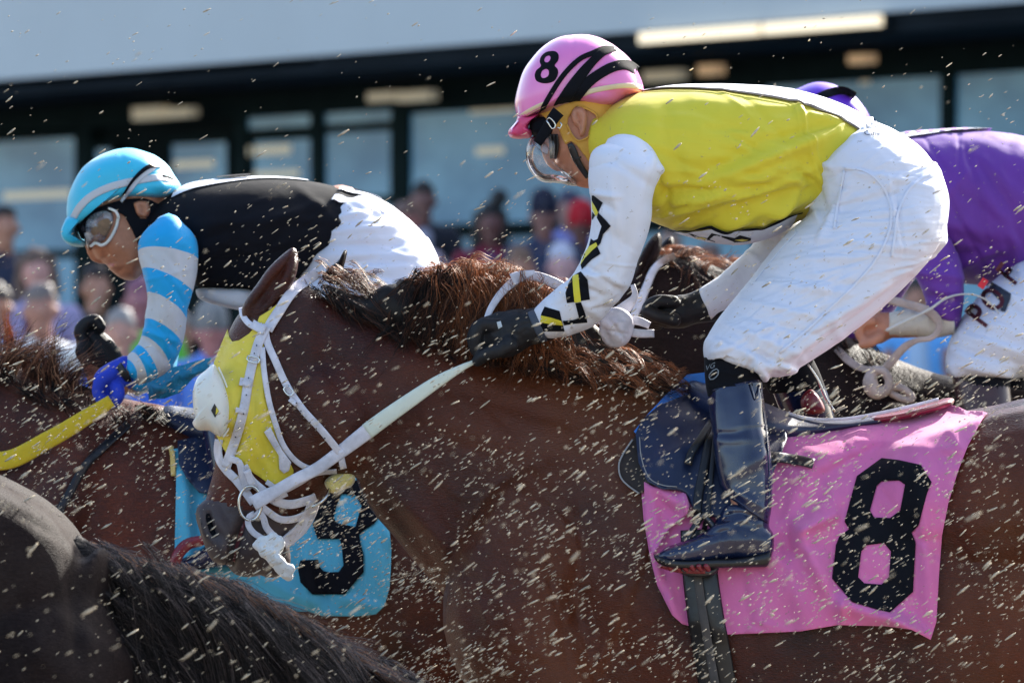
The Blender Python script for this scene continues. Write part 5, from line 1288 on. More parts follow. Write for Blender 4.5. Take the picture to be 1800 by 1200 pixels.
link("mane", hair_mesh("mane", [
    dict(root=[(-500, 340), (-300, 440), (-140, 570), (0, 650), (120, 690), (200, 705)], n=900, tip=(26, -50), aj=.5, bend=(34, 40), y=(YB - .05, YB + .05), m=lambda u: random.choice([0, 0, 1, 1]), wave=9, rj=10),
    dict(root=[(-60, 640), (0, 655), (60, 672), (130, 690)], n=1500, tip=(10, -104), aj=.34, bend=(34, 26), y=(YB - .12, YB + .03), m=lambda u: random.choice([0, 1, 1, 3]), wave=10, rj=12, r=.0008),
    dict(root=[(-200, 600), (-60, 640), (60, 690), (180, 720), (330, 742)], n=1300, tip=(40, 40), aj=.5, bend=(10, 24), y=(YB - .13, YB - .04), m=dk, wave=7, rj=12),
    dict(root=[(14, 620), (20, 600)], n=60, tip=(-6, -80), aj=.12, bend=(-6, 0), y=(YB - .02, YB + .02), m=2, wave=5),
    dict(root=[(86, 690), (100, 694)], n=70, tip=(40, -90), aj=.2, bend=(40, 60), y=(YB - .06, YB + .02), m=lambda u: random.choice([0, 1, 3]), wave=8)]), [H_black, H_brown, H_rust, H_pale], h9)
link("mane_roots", (lambda q: (q.add(*loft([(-500, 330, -470, 400, .03), (-300, 425, -270, 500, .035), (-140, 552, -110, 630, .035), (0, 630, 10, 700, .035), (140, 676, 140, 730, .03), (330, 730, 330, 750, .02)], YB, 40, 14)[:2]), q.mesh("mane_roots"))[1])(MB()), H_black, h9)
BV9 = bvh_of(h9me)
c9 = thing("saddle_cloth", "blue saddle cloth with a black number 9 behind the hooded horse's muzzle", "saddle cloth", P(500, 900, YB - .3), "numbered saddle cloths")
BLU = [(300, 790), (400, 770), (520, 770), (640, 770), (720, 780), (715, 850), (700, 900), (684, 925), (686, 945), (688, 965), (687, 1000), (685, 1031), (676, 1064), (661, 1079), (625, 1083), (565, 1082), (541, 1074), (514, 1075), (470, 1062), (430, 1046), (370, 1030), (310, 1012), (307, 965), (309, 880), (310, 819)]
cq = MB(); cq.add(*sheet([BLU], BV9, .012, 8, .004, relax=14, wav=wave_folds([(530, 960, 545, 1060, 10, .014), (545, 1000, 580, 1060, 10, -.01), (322, 830, 336, 980, 8, .016), (345, 850, 350, 980, 8, -.012), (650, 900, 670, 1060, 16, .012), (600, 1050, 670, 1070, 8, .012), (440, 1000, 540, 1060, 12, .010), (520, 1060, 560, 1084, 8, -.012), (670, 920, 690, 960, 8, .01)]))); c9me = cq.mesh("cloth"); link("cloth", c9me, M_bluecloth, c9)
Z4 = lambda p: zoomed(p, 280, 740, 3.333)
Z4n = lambda p: [(x - 13, y + 4) for x, y in Z4(p)]
n9 = MB(); n9.add(*sheet([Z4n([(1030, 390), (1100, 340), (1200, 330), (1290, 380), (1345, 470), (1338, 540), (1300, 588), (1236, 628), (1214, 650), (1222, 700), (1240, 770), (1240, 870), (1130, 1000), (940, 1000), (870, 930), (855, 850), (870, 800), (975, 795), (980, 835), (1004, 862), (1040, 870), (1094, 868), (1122, 830), (1112, 720), (1100, 674), (970, 676), (942, 592), (964, 520), (990, 440)]), Z4n([(1110, 412), (1190, 418), (1228, 480), (1192, 604), (1082, 582), (1064, 550), (1080, 490)])], bvh_of(c9me), .004, 7, .002)); link("number", n9.mesh("number"), M_black, c9)
s9 = thing("race_saddle", "navy race saddle with a yellow edged flap on the blue number 9 cloth", "saddle", P(400, 800, YB - .3), "race saddles")
BV9C = bvh_of(h9me, c9me)
q = MB(); q.add(*loft([(300, 712, 306, 770, .12), (380, 722, 380, 800, .17), (480, 738, 480, 800, .16), (600, 742, 600, 770, .12), (660, 726, 662, 750, .09)], YB, 30, 24, (.3, .3))[:2]); link("seat", q.mesh("seat"), M_saddle, s9)
q = MB(); q.add(*sheet([[(312, 774), (340, 768), (420, 770), (440, 800), (430, 850), (400, 880), (372, 868), (350, 866), (328, 840), (314, 815)]], BV9C, .02, 7, .008, relax=10)); f9 = q.mesh("flap"); link("flap", f9, M_saddle, s9)
q = MB(); q.add(*strap([(300, 784), (303, 800), (304, 818), (305, 836)], 9, BV9C, .012, .008)); link("yellow_edge", q.mesh("yellow_edge"), mat("straw_yellow", C(226, 190, 110), rough=.7), s9)
q = MB(); q.add(*strap([(395, 790), (388, 850), (380, 900), (372, 950)], 14, bvh_of(h9me, c9me, f9), .012, .005)); link("stirrup_leather", q.mesh("stirrup_leather"), M_blackl, s9)
q = MB(); q.add(*limb([(352, 950, YB - .35, .010), (330, 956, YB - .36, .011), (314, 972, YB - .37, .011), (306, 992, YB - .37, .010)], 14, 10)); link("stirrup_iron", q.mesh("stirrup_iron"), M_red, s9)
r9 = thing("rein", "broad yellow rein running from the blue glove to the left edge", "rein", P(100, 770, YB - .2))
q = MB(); q.add(*strap([(196, 704, 22, YB - .22), (150, 734, 28, YB - .22), (90, 770, 31, YB - .22), (0, 810, 33, YB - .21), (-200, 780, 30, YB - .16), (-500, 740, 24, YB - .1), (-760, 720, 18, YB - .07)], 28, None, 0, .006)); qm = q.mesh("grip"); link("grip", qm, cloth("yellow_web", C(216, 186, 44), wr=(80, .5, .003)), r9)
q = MB(); q.add(*strap([(226, 744), (190, 778), (150, 818), (120, 870), (104, 900), (80, 980)], 15, BV9, .010, .005)); tag(link("breast_strap", q.mesh("breast_strap"), M_blackl), "thin black strap hanging down the brown horse's shoulder below the yellow rein", "strap")

bj = thing("person", "jockey in a black jersey with blue and grey hooped sleeves and a light blue helmet", "jockey", P(480, 740, YB), RIDERS)
B_TORSO = [(292, 348, 270, 440, .10), (330, 326, 312, 480, .155), (390, 316, 350, 505, .185), (460, 312, 400, 512, .19), (540, 318, 450, 514, .185), (610, 332, 500, 505, .17), (655, 344, 535, 490, .155), (700, 372, 560, 500, .14)]
B_ARM = [(270, 398, 322, 395, .05, -.165), (252, 412, 339, 411, .068, -.17), (244, 430, 347, 430, .076, -.175), (245, 450, 347, 470, .074, -.18), (252, 484, 336, 526, .066, -.19), (260, 524, 327, 566, .06, -.19), (254, 566, 319, 608, .056, -.185), (247, 592, 300, 646, .052, -.18), (236, 612, 268, 670, .048, -.175), (224, 626, 242, 674, .042, -.17), (216, 640, 228, 668, .036, -.165), (212, 648, 220, 662, .03, -.16)]
B_FAR = [(276, 440, 346, 450, .06, .15), (266, 520, 324, 534, .055, .16), (266, 590, 316, 606, .05, .15), (256, 640, 296, 676, .045, .14), (226, 662, 240, 696, .04, .12)]
B_HIP = [(650, 340, 538, 400, .14), (690, 362, 532, 450, .165), (735, 400, 522, 490, .18), (768, 446, 530, 540, .18), (780, 500, 560, 580, .165)]
B_THIGH = [(760, 430, 560, 470, .105, -.07), (776, 480, 500, 520, .115, -.10), (740, 560, 450, 580, .112, -.14), (640, 640, 400, 640, .10, -.18), (540, 710, 360, 690, .09, -.21), (470, 740, 350, 720, .075, -.22)]
B_THIGHF = [(a, b, c, d, w, -e_) for a, b, c, d, w, e_ in B_THIGH]
B_SHIN = [(350, 720, 450, 740, .05, -.235), (362, 800, 452, 800, .054, -.26), (376, 880, 450, 880, .044, -.285), (386, 940, 450, 960, .036, -.30)]
B_SHINF = [(a, b, c, d, w, -e_) for a, b, c, d, w, e_ in B_SHIN]
b = MB()
b.add(*loft(shrunk(B_TORSO, .78), YB, 30, 24)[:2]); b.add(*loft(shrunk(B_HIP, .76), YB, 20, 24)[:2])
for s in (B_ARM[2:], B_FAR, B_THIGH, B_THIGHF, B_SHIN, B_SHINF): b.add(*loft(shrunk(s, .74), YB, 24, 18)[:2])
b.add(*limb([(300, 390, YB, .065), (262, 395, YB, .066), (236, 398, YB, .066)], 10))
BHEAD = [(290, 330), (262, 290), (215, 282), (172, 300), (148, 340), (140, 376), (146, 404), (154, 424), (161, 438), (166, 449), (170, 455), (178, 459), (183, 459), (184, 464), (189, 467), (193, 471), (194, 476), (200, 479), (204, 484), (214, 490), (226, 494), (240, 492), (258, 470), (276, 436), (292, 390)]
b.add(*bulge(BHEAD, .082, YB, c=(226, 390), n=120, lay=19, pw=.42, smooth=False))
b.add(*limb([(158, 428, YB, .011), (167, 449, YB, .012), (177, 454, YB, .011)], 8)); b.add(*limb([(181, 452, YB - .012, .008), (186, 450, YB - .016, .008)], 4))
b.add(*limb([(215, 656, YB - .165, .03), (200, 672, YB - .165, .034)], 8)); b.add(*limb([(190, 690, YB + .1, .03), (168, 630, YB + .1, .03)], 8))
bbm = remeshed(b.mesh("body"), .0045, 3)
sculpt(bbm, [(184, 465, 202, 462, 3, -.004), (176, 459, 190, 452, 3, -.003), (192, 472, 204, 466, 3, .003), (205, 480, 216, 474, 4, -.003), (176, 440, 200, 460, 6, -.003), (205, 440, 225, 480, 12, -.004), (200, 425, 214, 440, 10, .003)])
link("body", bbm, M_skin2, bj)
BVBB = bvh_of(bbm)
sh = MB(); sh.add(*sheet([[(182, 456), (190, 452), (202, 456), (206, 462), (198, 463), (190, 461), (184, 463)]], BVBB, .0006, 3, smooth=True)); link("stubble", sh.mesh("stubble"), mat("stubble_skin", C(164, 112, 88), rough=.6), bj)
sh = MB(); sh.add(*sheet([[(150, 384), (163, 368), (190, 358), (217, 350), (252, 348), (266, 352), (282, 360), (284, 390), (268, 402), (252, 424), (246, 444), (241, 424), (230, 400), (219, 380), (206, 372), (182, 374), (162, 390), (150, 410), (142, 404)], [(240, 358), (257, 356), (263, 370), (258, 384), (246, 384), (239, 372)]], BVBB, .005, 4, .004, relax=3)); link("skull_cap", sh.mesh("skull_cap"), M_black, bj)
ee = MB(); ee.add(*bulge([(236, 356), (258, 354), (264, 370), (258, 382), (244, 380), (238, 370)], .016, YB - .082)); eem = ee.mesh("ear"); sculpt(eem, [(246, 362, 252, 376, 4, -.01)]); link("ear", eem, M_skin2, bj)
lp = MB(); lp.add(*sheet([[(186, 464), (192, 462), (202, 464), (200, 468), (190, 468)]], BVBB, .0008, 2)); link("lips", lp.mesh("lips"), mat("lip_skin", C(166, 84, 76), rough=.45), bj)
BHEL = [(120, 388), (118, 356), (125, 331), (136, 309), (150, 291), (177, 273), (208, 263), (235, 261), (258, 267), (276, 275), (294, 290), (307, 310), (319, 329), (310, 340), (294, 348), (251, 350), (217, 352), (186, 360), (163, 369), (148, 380), (134, 400)]
q = MB(); q.add(*bulge(BHEL, .112, YB, c=(222, 330), n=110, lay=21, pw=.5)); bh = q.mesh("helmet"); sculpt(bh, [(208, 264, 244, 350, 2.2, -.0015), (220, 350, 300, 346, 3, .004), (270, 310, 300, 345, 4, .004)], rough=(22, .0012)); bhel = link("helmet", bh, M_cyanhelm, bj)
BVH9 = bvh_of(bh)
q = MB(); q.add(*bulge([(122, 380), (113, 394), (109, 408), (113, 422), (126, 432), (140, 434), (150, 432), (154, 426), (142, 420), (136, 406), (138, 396), (150, 380)], .085, YB, c=(124, 412), pw=.35)); pm = q.mesh("peak"); sculpt(pm, [(132, 404, 136, 424, 5, -.012)]); link("peak", pm, M_cyanhelm, bhel)
q = MB(); q.add(*bulge([(140, 410), (134, 400), (142, 388), (165, 372), (190, 364), (196, 380), (165, 392), (150, 420)], .07, YB, pw=.3)); link("helmet_lining", q.mesh("helmet_lining"), M_black, bhel)
q = MB(); q.add(*strap([(128, 384, 12), (140, 364, 13), (160, 345, 13), (190, 330, 13), (222, 321, 13), (250, 316, 12), (280, 312, 12), (308, 318, 9)], 12, BVH9, .002, .0015)); link("band", q.mesh("band"), M_grey, bhel)
q = MB(); q.add(*strap([(212, 354, 7), (226, 336, 9), (244, 312, 12), (262, 298, 13), (280, 286, 9)], 10, BVH9, .004, .002)); link("goggle_strap", q.mesh("goggle_strap"), M_grey, bhel)
q = MB(); q.add(*strap([(214, 348, 4), (230, 322, 5), (246, 304, 7), (264, 292, 8), (286, 290, 7)], 6, BVH9, .0065, .002)); q.add(*strap([(286, 309), (296, 311), (304, 315)], 4, BVH9, .003, .001)); link("helmet_strap", q.mesh("helmet_strap"), M_black, bhel)
q = MB(); q.add(*sheet([[(262, 288), (280, 283), (292, 290), (284, 294), (270, 292)]], BVH9, .0075, 3)); link("strap_pad", q.mesh("strap_pad"), M_cream, bhel)
gg2 = thing("goggles", "muddy clear goggles with a pale frame under the light blue helmet", "goggles", P(180, 400, YB - .05))
GOG = [(150, 412), (152, 398), (158, 382), (172, 372), (190, 367), (202, 370), (208, 380), (205, 396), (198, 412), (188, 426), (178, 432), (168, 428), (160, 432), (158, 440), (152, 428)]
q = MB(); q.add(*bulge(GOG, .094, YB, c=(176, 400), pw=.18)); lm = q.mesh("lens"); link("lens", lm, M_smoke, gg2)
BVL = bvh_of(lm)
q = MB(); q.add(*limb([(a, c_, YB - .083, .0032) for a, c_ in ((208, 382), (205, 396), (198, 412), (188, 426), (178, 431), (168, 427), (160, 432))], 30, 8)); q.add(*strap([(190, 366, 4, YB - .097), (204, 372, 5, YB - .098), (209, 384, 5, YB - .096)], 5, None, 0, .004)); link("frame", q.mesh("frame"), M_cup, gg2)
q = MB()
for pl in ([(172, 392), (190, 384), (196, 400), (186, 414), (176, 410)], [(160, 404), (170, 398), (174, 408), (164, 414)]): q.add(*sheet([pl], BVL, .0015, 3, smooth=True))
link("mud_splash", q.mesh("mud_splash"), mat("dried_mud", C(150, 118, 88), rough=.9, var=(90, .4)), gg2)
q = MB(); q.add(*loft(B_TORSO, YB, 170, 130, (.35, .2))[:2]); jm9 = q.mesh("jersey"); sculpt(jm9, [(340, 400, 520, 380, 12, .006), (360, 470, 520, 430, 12, -.006), (400, 500, 520, 450, 9, .007), (450, 400, 560, 360, 9, .006), (320, 350, 340, 470, 16, -.006), (520, 330, 600, 400, 10, .004)] + ripples(24, [(340, 360), (600, 350), (520, 490), (360, 490)], -20, 20, 110, 4.5, .003), rough=(8, .0015)); jr9 = link("jersey", jm9, M_black, bj)
aw9 = lambda t: 40 - 30 * t
piece("back_panel", jr9, M_white, ringpanel(B_TORSO, YB, lambda t: -aw9(t), aw9, .06, .62, .003, seg=24, bv=bvh_of(jm9)))
piece("back_stripe", jr9, M_white, *[ringpanel(B_TORSO, YB, -50 + 22 * k, -40 + 22 * k, .76, .93, .004, seg=6, bv=bvh_of(jm9)) for k in range(5)])
piece("back_number", jr9, M_black, ringpanel(B_TORSO, YB, 4, 16, .26, .40, .008, seg=8))
q = MB(); q.add(*bulge([(346, 508), (400, 506), (450, 512), (450, 540), (432, 546), (380, 536), (350, 524)], .13, YB, pw=.4)); link("jersey_tail", q.mesh("jersey_tail"), M_grey, jr9)
def hoop(t, a):
    for lo, hi in ((.20, .345), (.485, .635), (.755, .83), (.89, .945)):
        if lo < t < hi: return 1
    return 0
q = MB(); v, f, mi = loft(B_ARM, YB, 200, 64, (.22, .1), ex=2.1, mat=hoop, bow=.016); q.add(v, f, mi); am = q.mesh("sleeve"); sculpt(am, [(256, 440, 270, 520, 8, .004), (250, 580, 310, 600, 6, .005), (260, 600, 300, 640, 7, -.005), (240, 612, 268, 650, 5, .005), (320, 440, 330, 520, 8, -.004)] + ripples(18, [(250, 440), (345, 440), (320, 600), (260, 640)], 60, 30, 60, 4, .002), rough=(16, .003)); link("sleeve", am, [M_cyan, M_grey], jr9)
q = MB(); q.add(*loft(B_FAR, YB, 40, 28, (.3, .1))[:2]); fm9 = q.mesh("sleeve"); sculpt(fm9, [(330, 640, 370, 650, 5, .006), (340, 650, 360, 664, 4, -.006), (280, 680, 310, 690, 5, .006)], rough=(30, .006)); link("sleeve", fm9, cloth("glossy_blue_silk", C(40, 160, 205), rough=.28, wr=(40, .6, .008)), jr9)
q = MB(); q.add(*sheet([[(258, 672), (280, 650), (318, 642), (345, 634), (372, 628), (368, 648), (340, 664), (316, 690), (290, 700), (262, 702)]], None, 0, 6, .003, y=YB - .06, wav=wave_folds([(270, 690, 360, 640, 8, .02), (290, 695, 330, 650, 6, -.02), (264, 676, 300, 690, 6, .016), (320, 660, 366, 650, 5, .016), (300, 650, 310, 700, 5, .012)]))); link("loose_silk", q.mesh("loose_silk"), cloth("crumpled_blue_silk", C(60, 170, 208), rough=.25, wr=(60, .9, .01), amt=.3), jr9)
# gloves
gl = MB()
gl.add(*limb([(222, 652, YB - .165, .03), (208, 662, YB - .165, .033), (194, 672, YB - .165, .034)], 10, 14))
for k in range(4):
    y = YB - .20 + k * .021
    gl.add(*limb([(196, 656 + k * 3, y, .0125), (176, 672 + k * 2, y, .0125), (172, 690, y, .0115), (182, 706 - k * 2, y, .0105), (196, 704 - k * 2, y, .0095)], 18, 10))
gl.add(*limb([(206, 682, YB - .2, .014), (208, 696, YB - .208, .0125), (200, 708, YB - .205, .011)], 12, 10))
g9 = link("glove", remeshed(gl.mesh("glove"), .0032, 2), M_royal, bj)
q = MB(); q.add(*loft([(202, 640, 226, 676, .036, -.165), (212, 634, 234, 672, .038, -.167)], YB, 8, 22, (.1, .1))[:2]); link("cuff", q.mesh("cuff"), M_blackl, g9)
gl = MB()
gl.add(*limb([(200, 672, YB + .1, .03), (190, 640, YB + .1, .033), (172, 614, YB + .09, .034), (160, 600, YB + .09, .03)], 14, 16))
for k in range(4):
    y = YB + .06 + k * .02
    gl.add(*limb([(150 + k, 604, y, .012), (140, 584, y, .0125), (150, 568, y, .012), (168, 562, y, .0115), (178, 574, y, .010)], 18, 10))
gl.add(*limb([(150, 606, YB + .05, .013), (142, 618, YB + .04, .012), (150, 634, YB + .045, .011)], 12, 10))
link("glove", remeshed(gl.mesh("glove"), .0032, 2), M_glove, bj)
# breeches and boots
q = MB(); q.add(*loft(B_HIP, YB, 30, 32, (.1, .5))[:2]); q.add(*loft(B_THIGH, YB, 50, 36, (.4, .2))[:2]); q.add(*loft(B_THIGHF, YB, 50, 36, (.4, .2))[:2]); bm9 = remeshed(q.mesh("breeches"), .005, 5)
sculpt(bm9, [(540, 410, 700, 400, 6, .005), (540, 430, 740, 430, 6, -.005), (540, 450, 730, 450, 7, .006), (530, 480, 720, 470, 6, .006), (560, 390, 660, 370, 5, .005), (620, 360, 700, 390, 6, -.004), (680, 390, 720, 440, 9, .002), (560, 470, 700, 490, 6, -.005)] + ripples(50, [(545, 410), (660, 360), (740, 420), (770, 470), (530, 480)], 2, 8, 120, 4, .0011), rough=(9, .0005)); br9 = link("breeches", bm9, M_breech, bj)
q = MB(); q.add(*sheet([[(668, 356), (674, 362), (682, 366), (686, 374), (676, 374), (666, 368), (664, 364), (670, 364)]], bvh_of(bm9), .002, 3)); link("breeches_logo", q.mesh("breeches_logo"), mat("blue_print", C(90, 110, 190)), br9)
for s, sg in ((B_SHIN, -1), (B_SHINF, 1)):
    q = MB(); q.add(*loft(s, YB, 36, 26, (.2, .2))[:2])
    q.add(*loft([(452, 940, 450, 992, .032, sg * .30), (400, 930, 404, 996, .037, sg * .31), (350, 966, 354, 1002, .038, sg * .325), (316, 982, 320, 1002, .028, sg * .335)], YB, 28, 22, (.3, .5))[:2])
    link("boot", remeshed(q.mesh("boot"), .005, 3), M_boot, bj)
# ================================================================ the dark horse and the rider in purple (plane y = 1.7)
YP = 1.7
HP_NECK = [(1152, 448, 1110, 600, .075), (1215, 456, 1150, 700, .09), (1300, 486, 1200, 800, .11), (1400, 545, 1260, 900, .14), (1520, 605, 1330, 1010, .18), (1650, 655, 1420, 1110, .22), (1760, 680, 1520, 1180, .25)]
HP_BODY = [(1620, 652, 1440, 1120, .2), (1740, 676, 1560, 1220, .25), (1880, 696, 1720, 1260, .29), (2050, 700, 1960, 1260, .30), (2220, 690, 2200, 1240, .30), (2380, 672, 2380, 1200, .28), (2500, 720, 2490, 1120, .22), (2560, 800, 2550, 1000, .12)]
HP_HEAD = [(1118, 456, 1190, 470, .06), (1082, 490, 1196, 530, .08), (1048, 530, 1180, 620, .098), (1004, 580, 1130, 680, .1), (960, 640, 1060, 710, .086), (916, 690, 1000, 744, .066), (880, 726, 950, 772, .055), (866, 752, 920, 784, .045)]
hpme = build_horse(HP_NECK, HP_BODY, HP_HEAD, YP, [(1500, 1100, YP - .15, LEG_F), (1480, 1100, YP + .15, LEG_FX), (2400, 900, YP - .15, LEG_R), (2450, 900, YP + .15, LEG_R)], [limb([(1560, 800, YP - .12, .12), (1500, 960, YP - .15, .13)], 10, 14)], .009)
sculpt(hpme, [], rough=(5, .005))
hp = thing("racehorse", "nearly black racehorse behind the yellow rider carrying the purple rider", "horse", (P(1900, 700, YP)[0], YP, 0), "galloping racehorses")
link("body", hpme, M_dark, hp)
EARP = [(1112, 492), (1117, 470), (1124, 450), (1136, 428), (1149, 413), (1158, 409), (1163, 416), (1163, 436), (1156, 454), (1144, 473), (1134, 490), (1120, 498)]
ear("ear", EARP, .03, YP - .05, M_dark, hp, [(1124, 486, 1156, 420, 10, -.016)])
ear("ear", [(x + 22, y + 6) for x, y in EARP], .028, YP + .06, M_dark, hp)
link("mane", hair_mesh("mane", [
    dict(root=[(1165, 452), (1200, 456), (1250, 470), (1330, 500), (1400, 545)], n=700, tip=(22, -26), aj=.7, bend=(30, 26), y=(YP - .05, YP + .05), m=lambda u: random.choice([1, 1, 3, 0]), wave=9, rj=9),
    dict(root=[(1150, 446), (1180, 448), (1200, 452)], n=240, tip=(20, -26), aj=.7, bend=(24, 20), y=(YP - .04, YP + .04), m=lambda u: random.choice([1, 2, 3]), wave=8, rj=8),
    dict(root=[(1240, 470), (1290, 480), (1340, 505)], n=260, tip=(30, -40), aj=.5, bend=(30, 30), y=(YP - .05, YP + .05), m=lambda u: random.choice([1, 3, 3, 2]), wave=10, rj=9),
    dict(root=[(1200, 470), (1320, 520), (1450, 590), (1560, 640)], n=600, tip=(30, 40), aj=.5, bend=(10, 20), y=(YP - .12, YP - .04), m=dk, wave=7, rj=10)]), [H_black, H_brown, H_rust, H_pale], hp)
BVHP = bvh_of(hpme)
q = MB(); q.add(*strap([(1186, 450, 12), (1170, 456, 12), (1156, 466, 13), (1146, 480, 14), (1138, 500, 14), (1128, 524, 15), (1112, 560, 14), (1096, 600, 13)], 14, BVHP, .012, .005)); tag(link("bridle_cheekpiece", q.mesh("bridle_cheekpiece"), M_leather), "white bridle strap on the black horse's head beside its ear", "bridle strap")

pj = thing("person", "jockey in a purple jersey and purple helmet at the right edge behind the yellow rider", "jockey", P(1900, 700, YP), RIDERS)
P_TORSO = [(1530, 262, 1490, 380, .11), (1580, 240, 1540, 440, .17), (1640, 234, 1590, 470, .19), (1700, 231, 1650, 490, .195), (1770, 234, 1716, 500, .19), (1850, 252, 1770, 500, .18), (1920, 284, 1810, 480, .165), (1980, 330, 1840, 470, .15)]
P_ARM = [(1540, 300, 1640, 300, .062, -.13), (1540, 340, 1650, 350, .072, -.14), (1562, 400, 1662, 410, .070, -.15), (1592, 460, 1690, 466, .064, -.17), (1622, 510, 1694, 516, .058, -.19), (1632, 545, 1690, 556, .052, -.185), (1640, 562, 1684, 574, .04, -.18)]
P_FORE = [(1660, 536, 1668, 584, .040, -.185), (1620, 545, 1622, 592, .036, -.175), (1570, 552, 1570, 594, .030, -.165), (1552, 556, 1550, 592, .028, -.16)]
P_FAR = [(1560, 330, 1640, 360, .06, .16), (1540, 420, 1620, 460, .058, .17), (1506, 500, 1574, 540, .054, .16), (1476, 540, 1540, 588, .048, .15), (1462, 566, 1500, 600, .040, .14)]
P_HIP = [(1960, 320, 1836, 420, .145), (2000, 350, 1810, 470, .17), (2050, 400, 1810, 510, .18), (2080, 470, 1830, 560, .175)]
P_THIGH = [(2060, 420, 1815, 440, .11, -.07), (2040, 500, 1775, 470, .118, -.10), (1980, 570, 1738, 500, .114, -.13), (1900, 615, 1700, 545, .106, -.16), (1830, 642, 1672, 592, .096, -.19), (1795, 654, 1663, 626, .086, -.205), (1776, 662, 1664, 654, .072, -.21)]
P_THIGHF = [(a + 30, b_, c + 30, d_, w, -e_) for a, b_, c, d_, w, e_ in P_THIGH]
P_SHIN = [(1672, 660, 1772, 650, .052, -.215), (1684, 720, 1780, 720, .056, -.24), (1700, 800, 1784, 800, .05, -.265), (1716, 880, 1784, 880, .04, -.28), (1730, 920, 1784, 930, .035, -.285)]
P_SHINF = [(a + 30, b_, c + 30, d_, w, -e_) for a, b_, c, d_, w, e_ in P_SHIN]
b = MB()
b.add(*loft(shrunk(P_TORSO, .88), YP, 30, 24)[:2]); b.add(*loft(shrunk(P_HIP, .86), YP, 20, 24)[:2])
for s in (P_ARM, P_FAR, P_THIGH, P_THIGHF, P_SHIN, P_SHINF): b.add(*loft(shrunk(s, .74), YP, 24, 18)[:2])
b.add(*loft(P_FORE, YP, 24, 20)[:2])
b.add(*limb([(1540, 310, YP, .06), (1500, 312, YP, .062), (1466, 300, YP, .064)], 10))
b.add(*bulge([(1500, 240), (1470, 180), (1430, 165), (1396, 190), (1384, 240), (1392, 280), (1398, 300), (1396, 314), (1404, 322), (1410, 326), (1412, 336), (1420, 340), (1424, 352), (1440, 362), (1462, 356), (1484, 330), (1502, 290)], .076, YP, c=(1446, 260), n=100, lay=17, pw=.42, smooth=False))
b.add(*limb([(1396, 292, YP, .012), (1394, 312, YP, .014), (1402, 318, YP, .012)], 8))
def fist(wx, wy, y, dx=1.0):
    b.add(*limb([(wx, wy, y, .027), (wx - 18, wy + 4, y, .033), (wx - 30, wy + 8, y, .03)], 10, 14))
    for k in range(4):
        yy = y - .033 + k * .021
        b.add(*limb([(wx - 26, wy - 8 + k * 2, yy, .0105), (wx - 46, wy - 2 + k * 2, yy, .0105), (wx - 50, wy + 14, yy, .010), (wx - 40, wy + 26 - k * 2, yy, .009), (wx - 28, wy + 24 - k * 2, yy, .008)], 16, 9))
    b.add(*limb([(wx - 14, wy + 20, y - .036, .012), (wx - 30, wy + 30, y - .042, .0105), (wx - 44, wy + 34, y - .038, .009)], 12, 9))
fist(1560, 572, YP - .16); fist(1482, 590, YP + .14)
pbm = remeshed(b.mesh("body"), .0046, 2)
link("body", pbm, M_skin, pj)
PHEL = [(1372, 200), (1376, 178), (1386, 162), (1404, 151), (1431, 141), (1455, 142), (1475, 149), (1497, 161), (1512, 176), (1528, 200), (1534, 222), (1520, 240), (1480, 240), (1420, 236), (1384, 240), (1374, 224)]
PHEL = [(x, y + 4) for x, y in PHEL]
q = MB(); q.add(*bulge(PHEL, .108, YP, c=(1450, 205), n=100, lay=19, pw=.5)); pm_ = q.mesh("helmet"); phel = link("helmet", pm_, M_purplehelm, pj)
BVPH_ = bvh_of(pm_)
q = MB(); q.add(*strap([(1430, 176, 14), (1456, 164, 15), (1482, 159, 14), (1504, 168, 12)], 14, BVPH_, .003, .002)); q.add(*strap([(1420, 190, 10), (1410, 220, 10)], 10, BVPH_, .003, .002)); link("helmet_strap", q.mesh("helmet_strap"), M_black, phel)
q = MB(); q.add(*bulge([(1376, 222), (1362, 236), (1356, 250), (1366, 258), (1384, 250), (1390, 232)], .08, YP, pw=.35)); link("peak", q.mesh("peak"), M_purplehelm, phel)
q = MB(); q.add(*loft(P_TORSO, YP, 170, 130, (.35, .2))[:2]); pjm = q.mesh("jersey"); sculpt(pjm, [(1620, 380, 1780, 420, 14, .008), (1640, 440, 1770, 460, 12, -.008), (1700, 300, 1790, 430, 12, .007), (1720, 280, 1800, 400, 8, -.006), (1600, 260, 1640, 400, 18, .006), (1680, 470, 1760, 440, 8, .009)] + ripples(24, [(1640, 300), (1800, 300), (1790, 470), (1640, 470)], 60, 25, 120, 5, .0035), rough=(12, .003)); jrp = link("jersey", pjm, M_purple, pj)
piece("back_panel", jrp, M_white, ringpanel(P_TORSO, YP, -30, lambda t: 34 - 30 * t, .06, .52, .007, seg=24))
piece("back_lettering", jrp, mat("lilac_print", C(176, 130, 196)), *[ringpanel(P_TORSO, YP, 10, 17, .17 + .045 * k, .195 + .045 * k, .009, seg=5) for k in range(6)])
q = MB(); q.add(*loft(P_ARM, YP, 60, 36, (.5, .3))[:2]); am = q.mesh("sleeve"); sculpt(am, [(1620, 480, 1690, 490, 8, .008), (1620, 520, 1690, 530, 7, -.008), (1630, 545, 1680, 560, 6, .008), (1600, 400, 1700, 440, 12, .006)], rough=(18, .004)); link("sleeve", am, M_purple, jrp)
q = MB(); q.add(*loft(P_FAR, YP, 50, 30, (.4, .2))[:2]); am = q.mesh("sleeve"); sculpt(am, [(1490, 520, 1560, 560, 8, .008), (1480, 550, 1540, 580, 7, -.007)], rough=(18, .004)); link("sleeve", am, M_purple, jrp)
M_wrap = cloth("dusty_wrist_wrap", C(214, 206, 192), wr=(70, .5, .004), amt=.15)
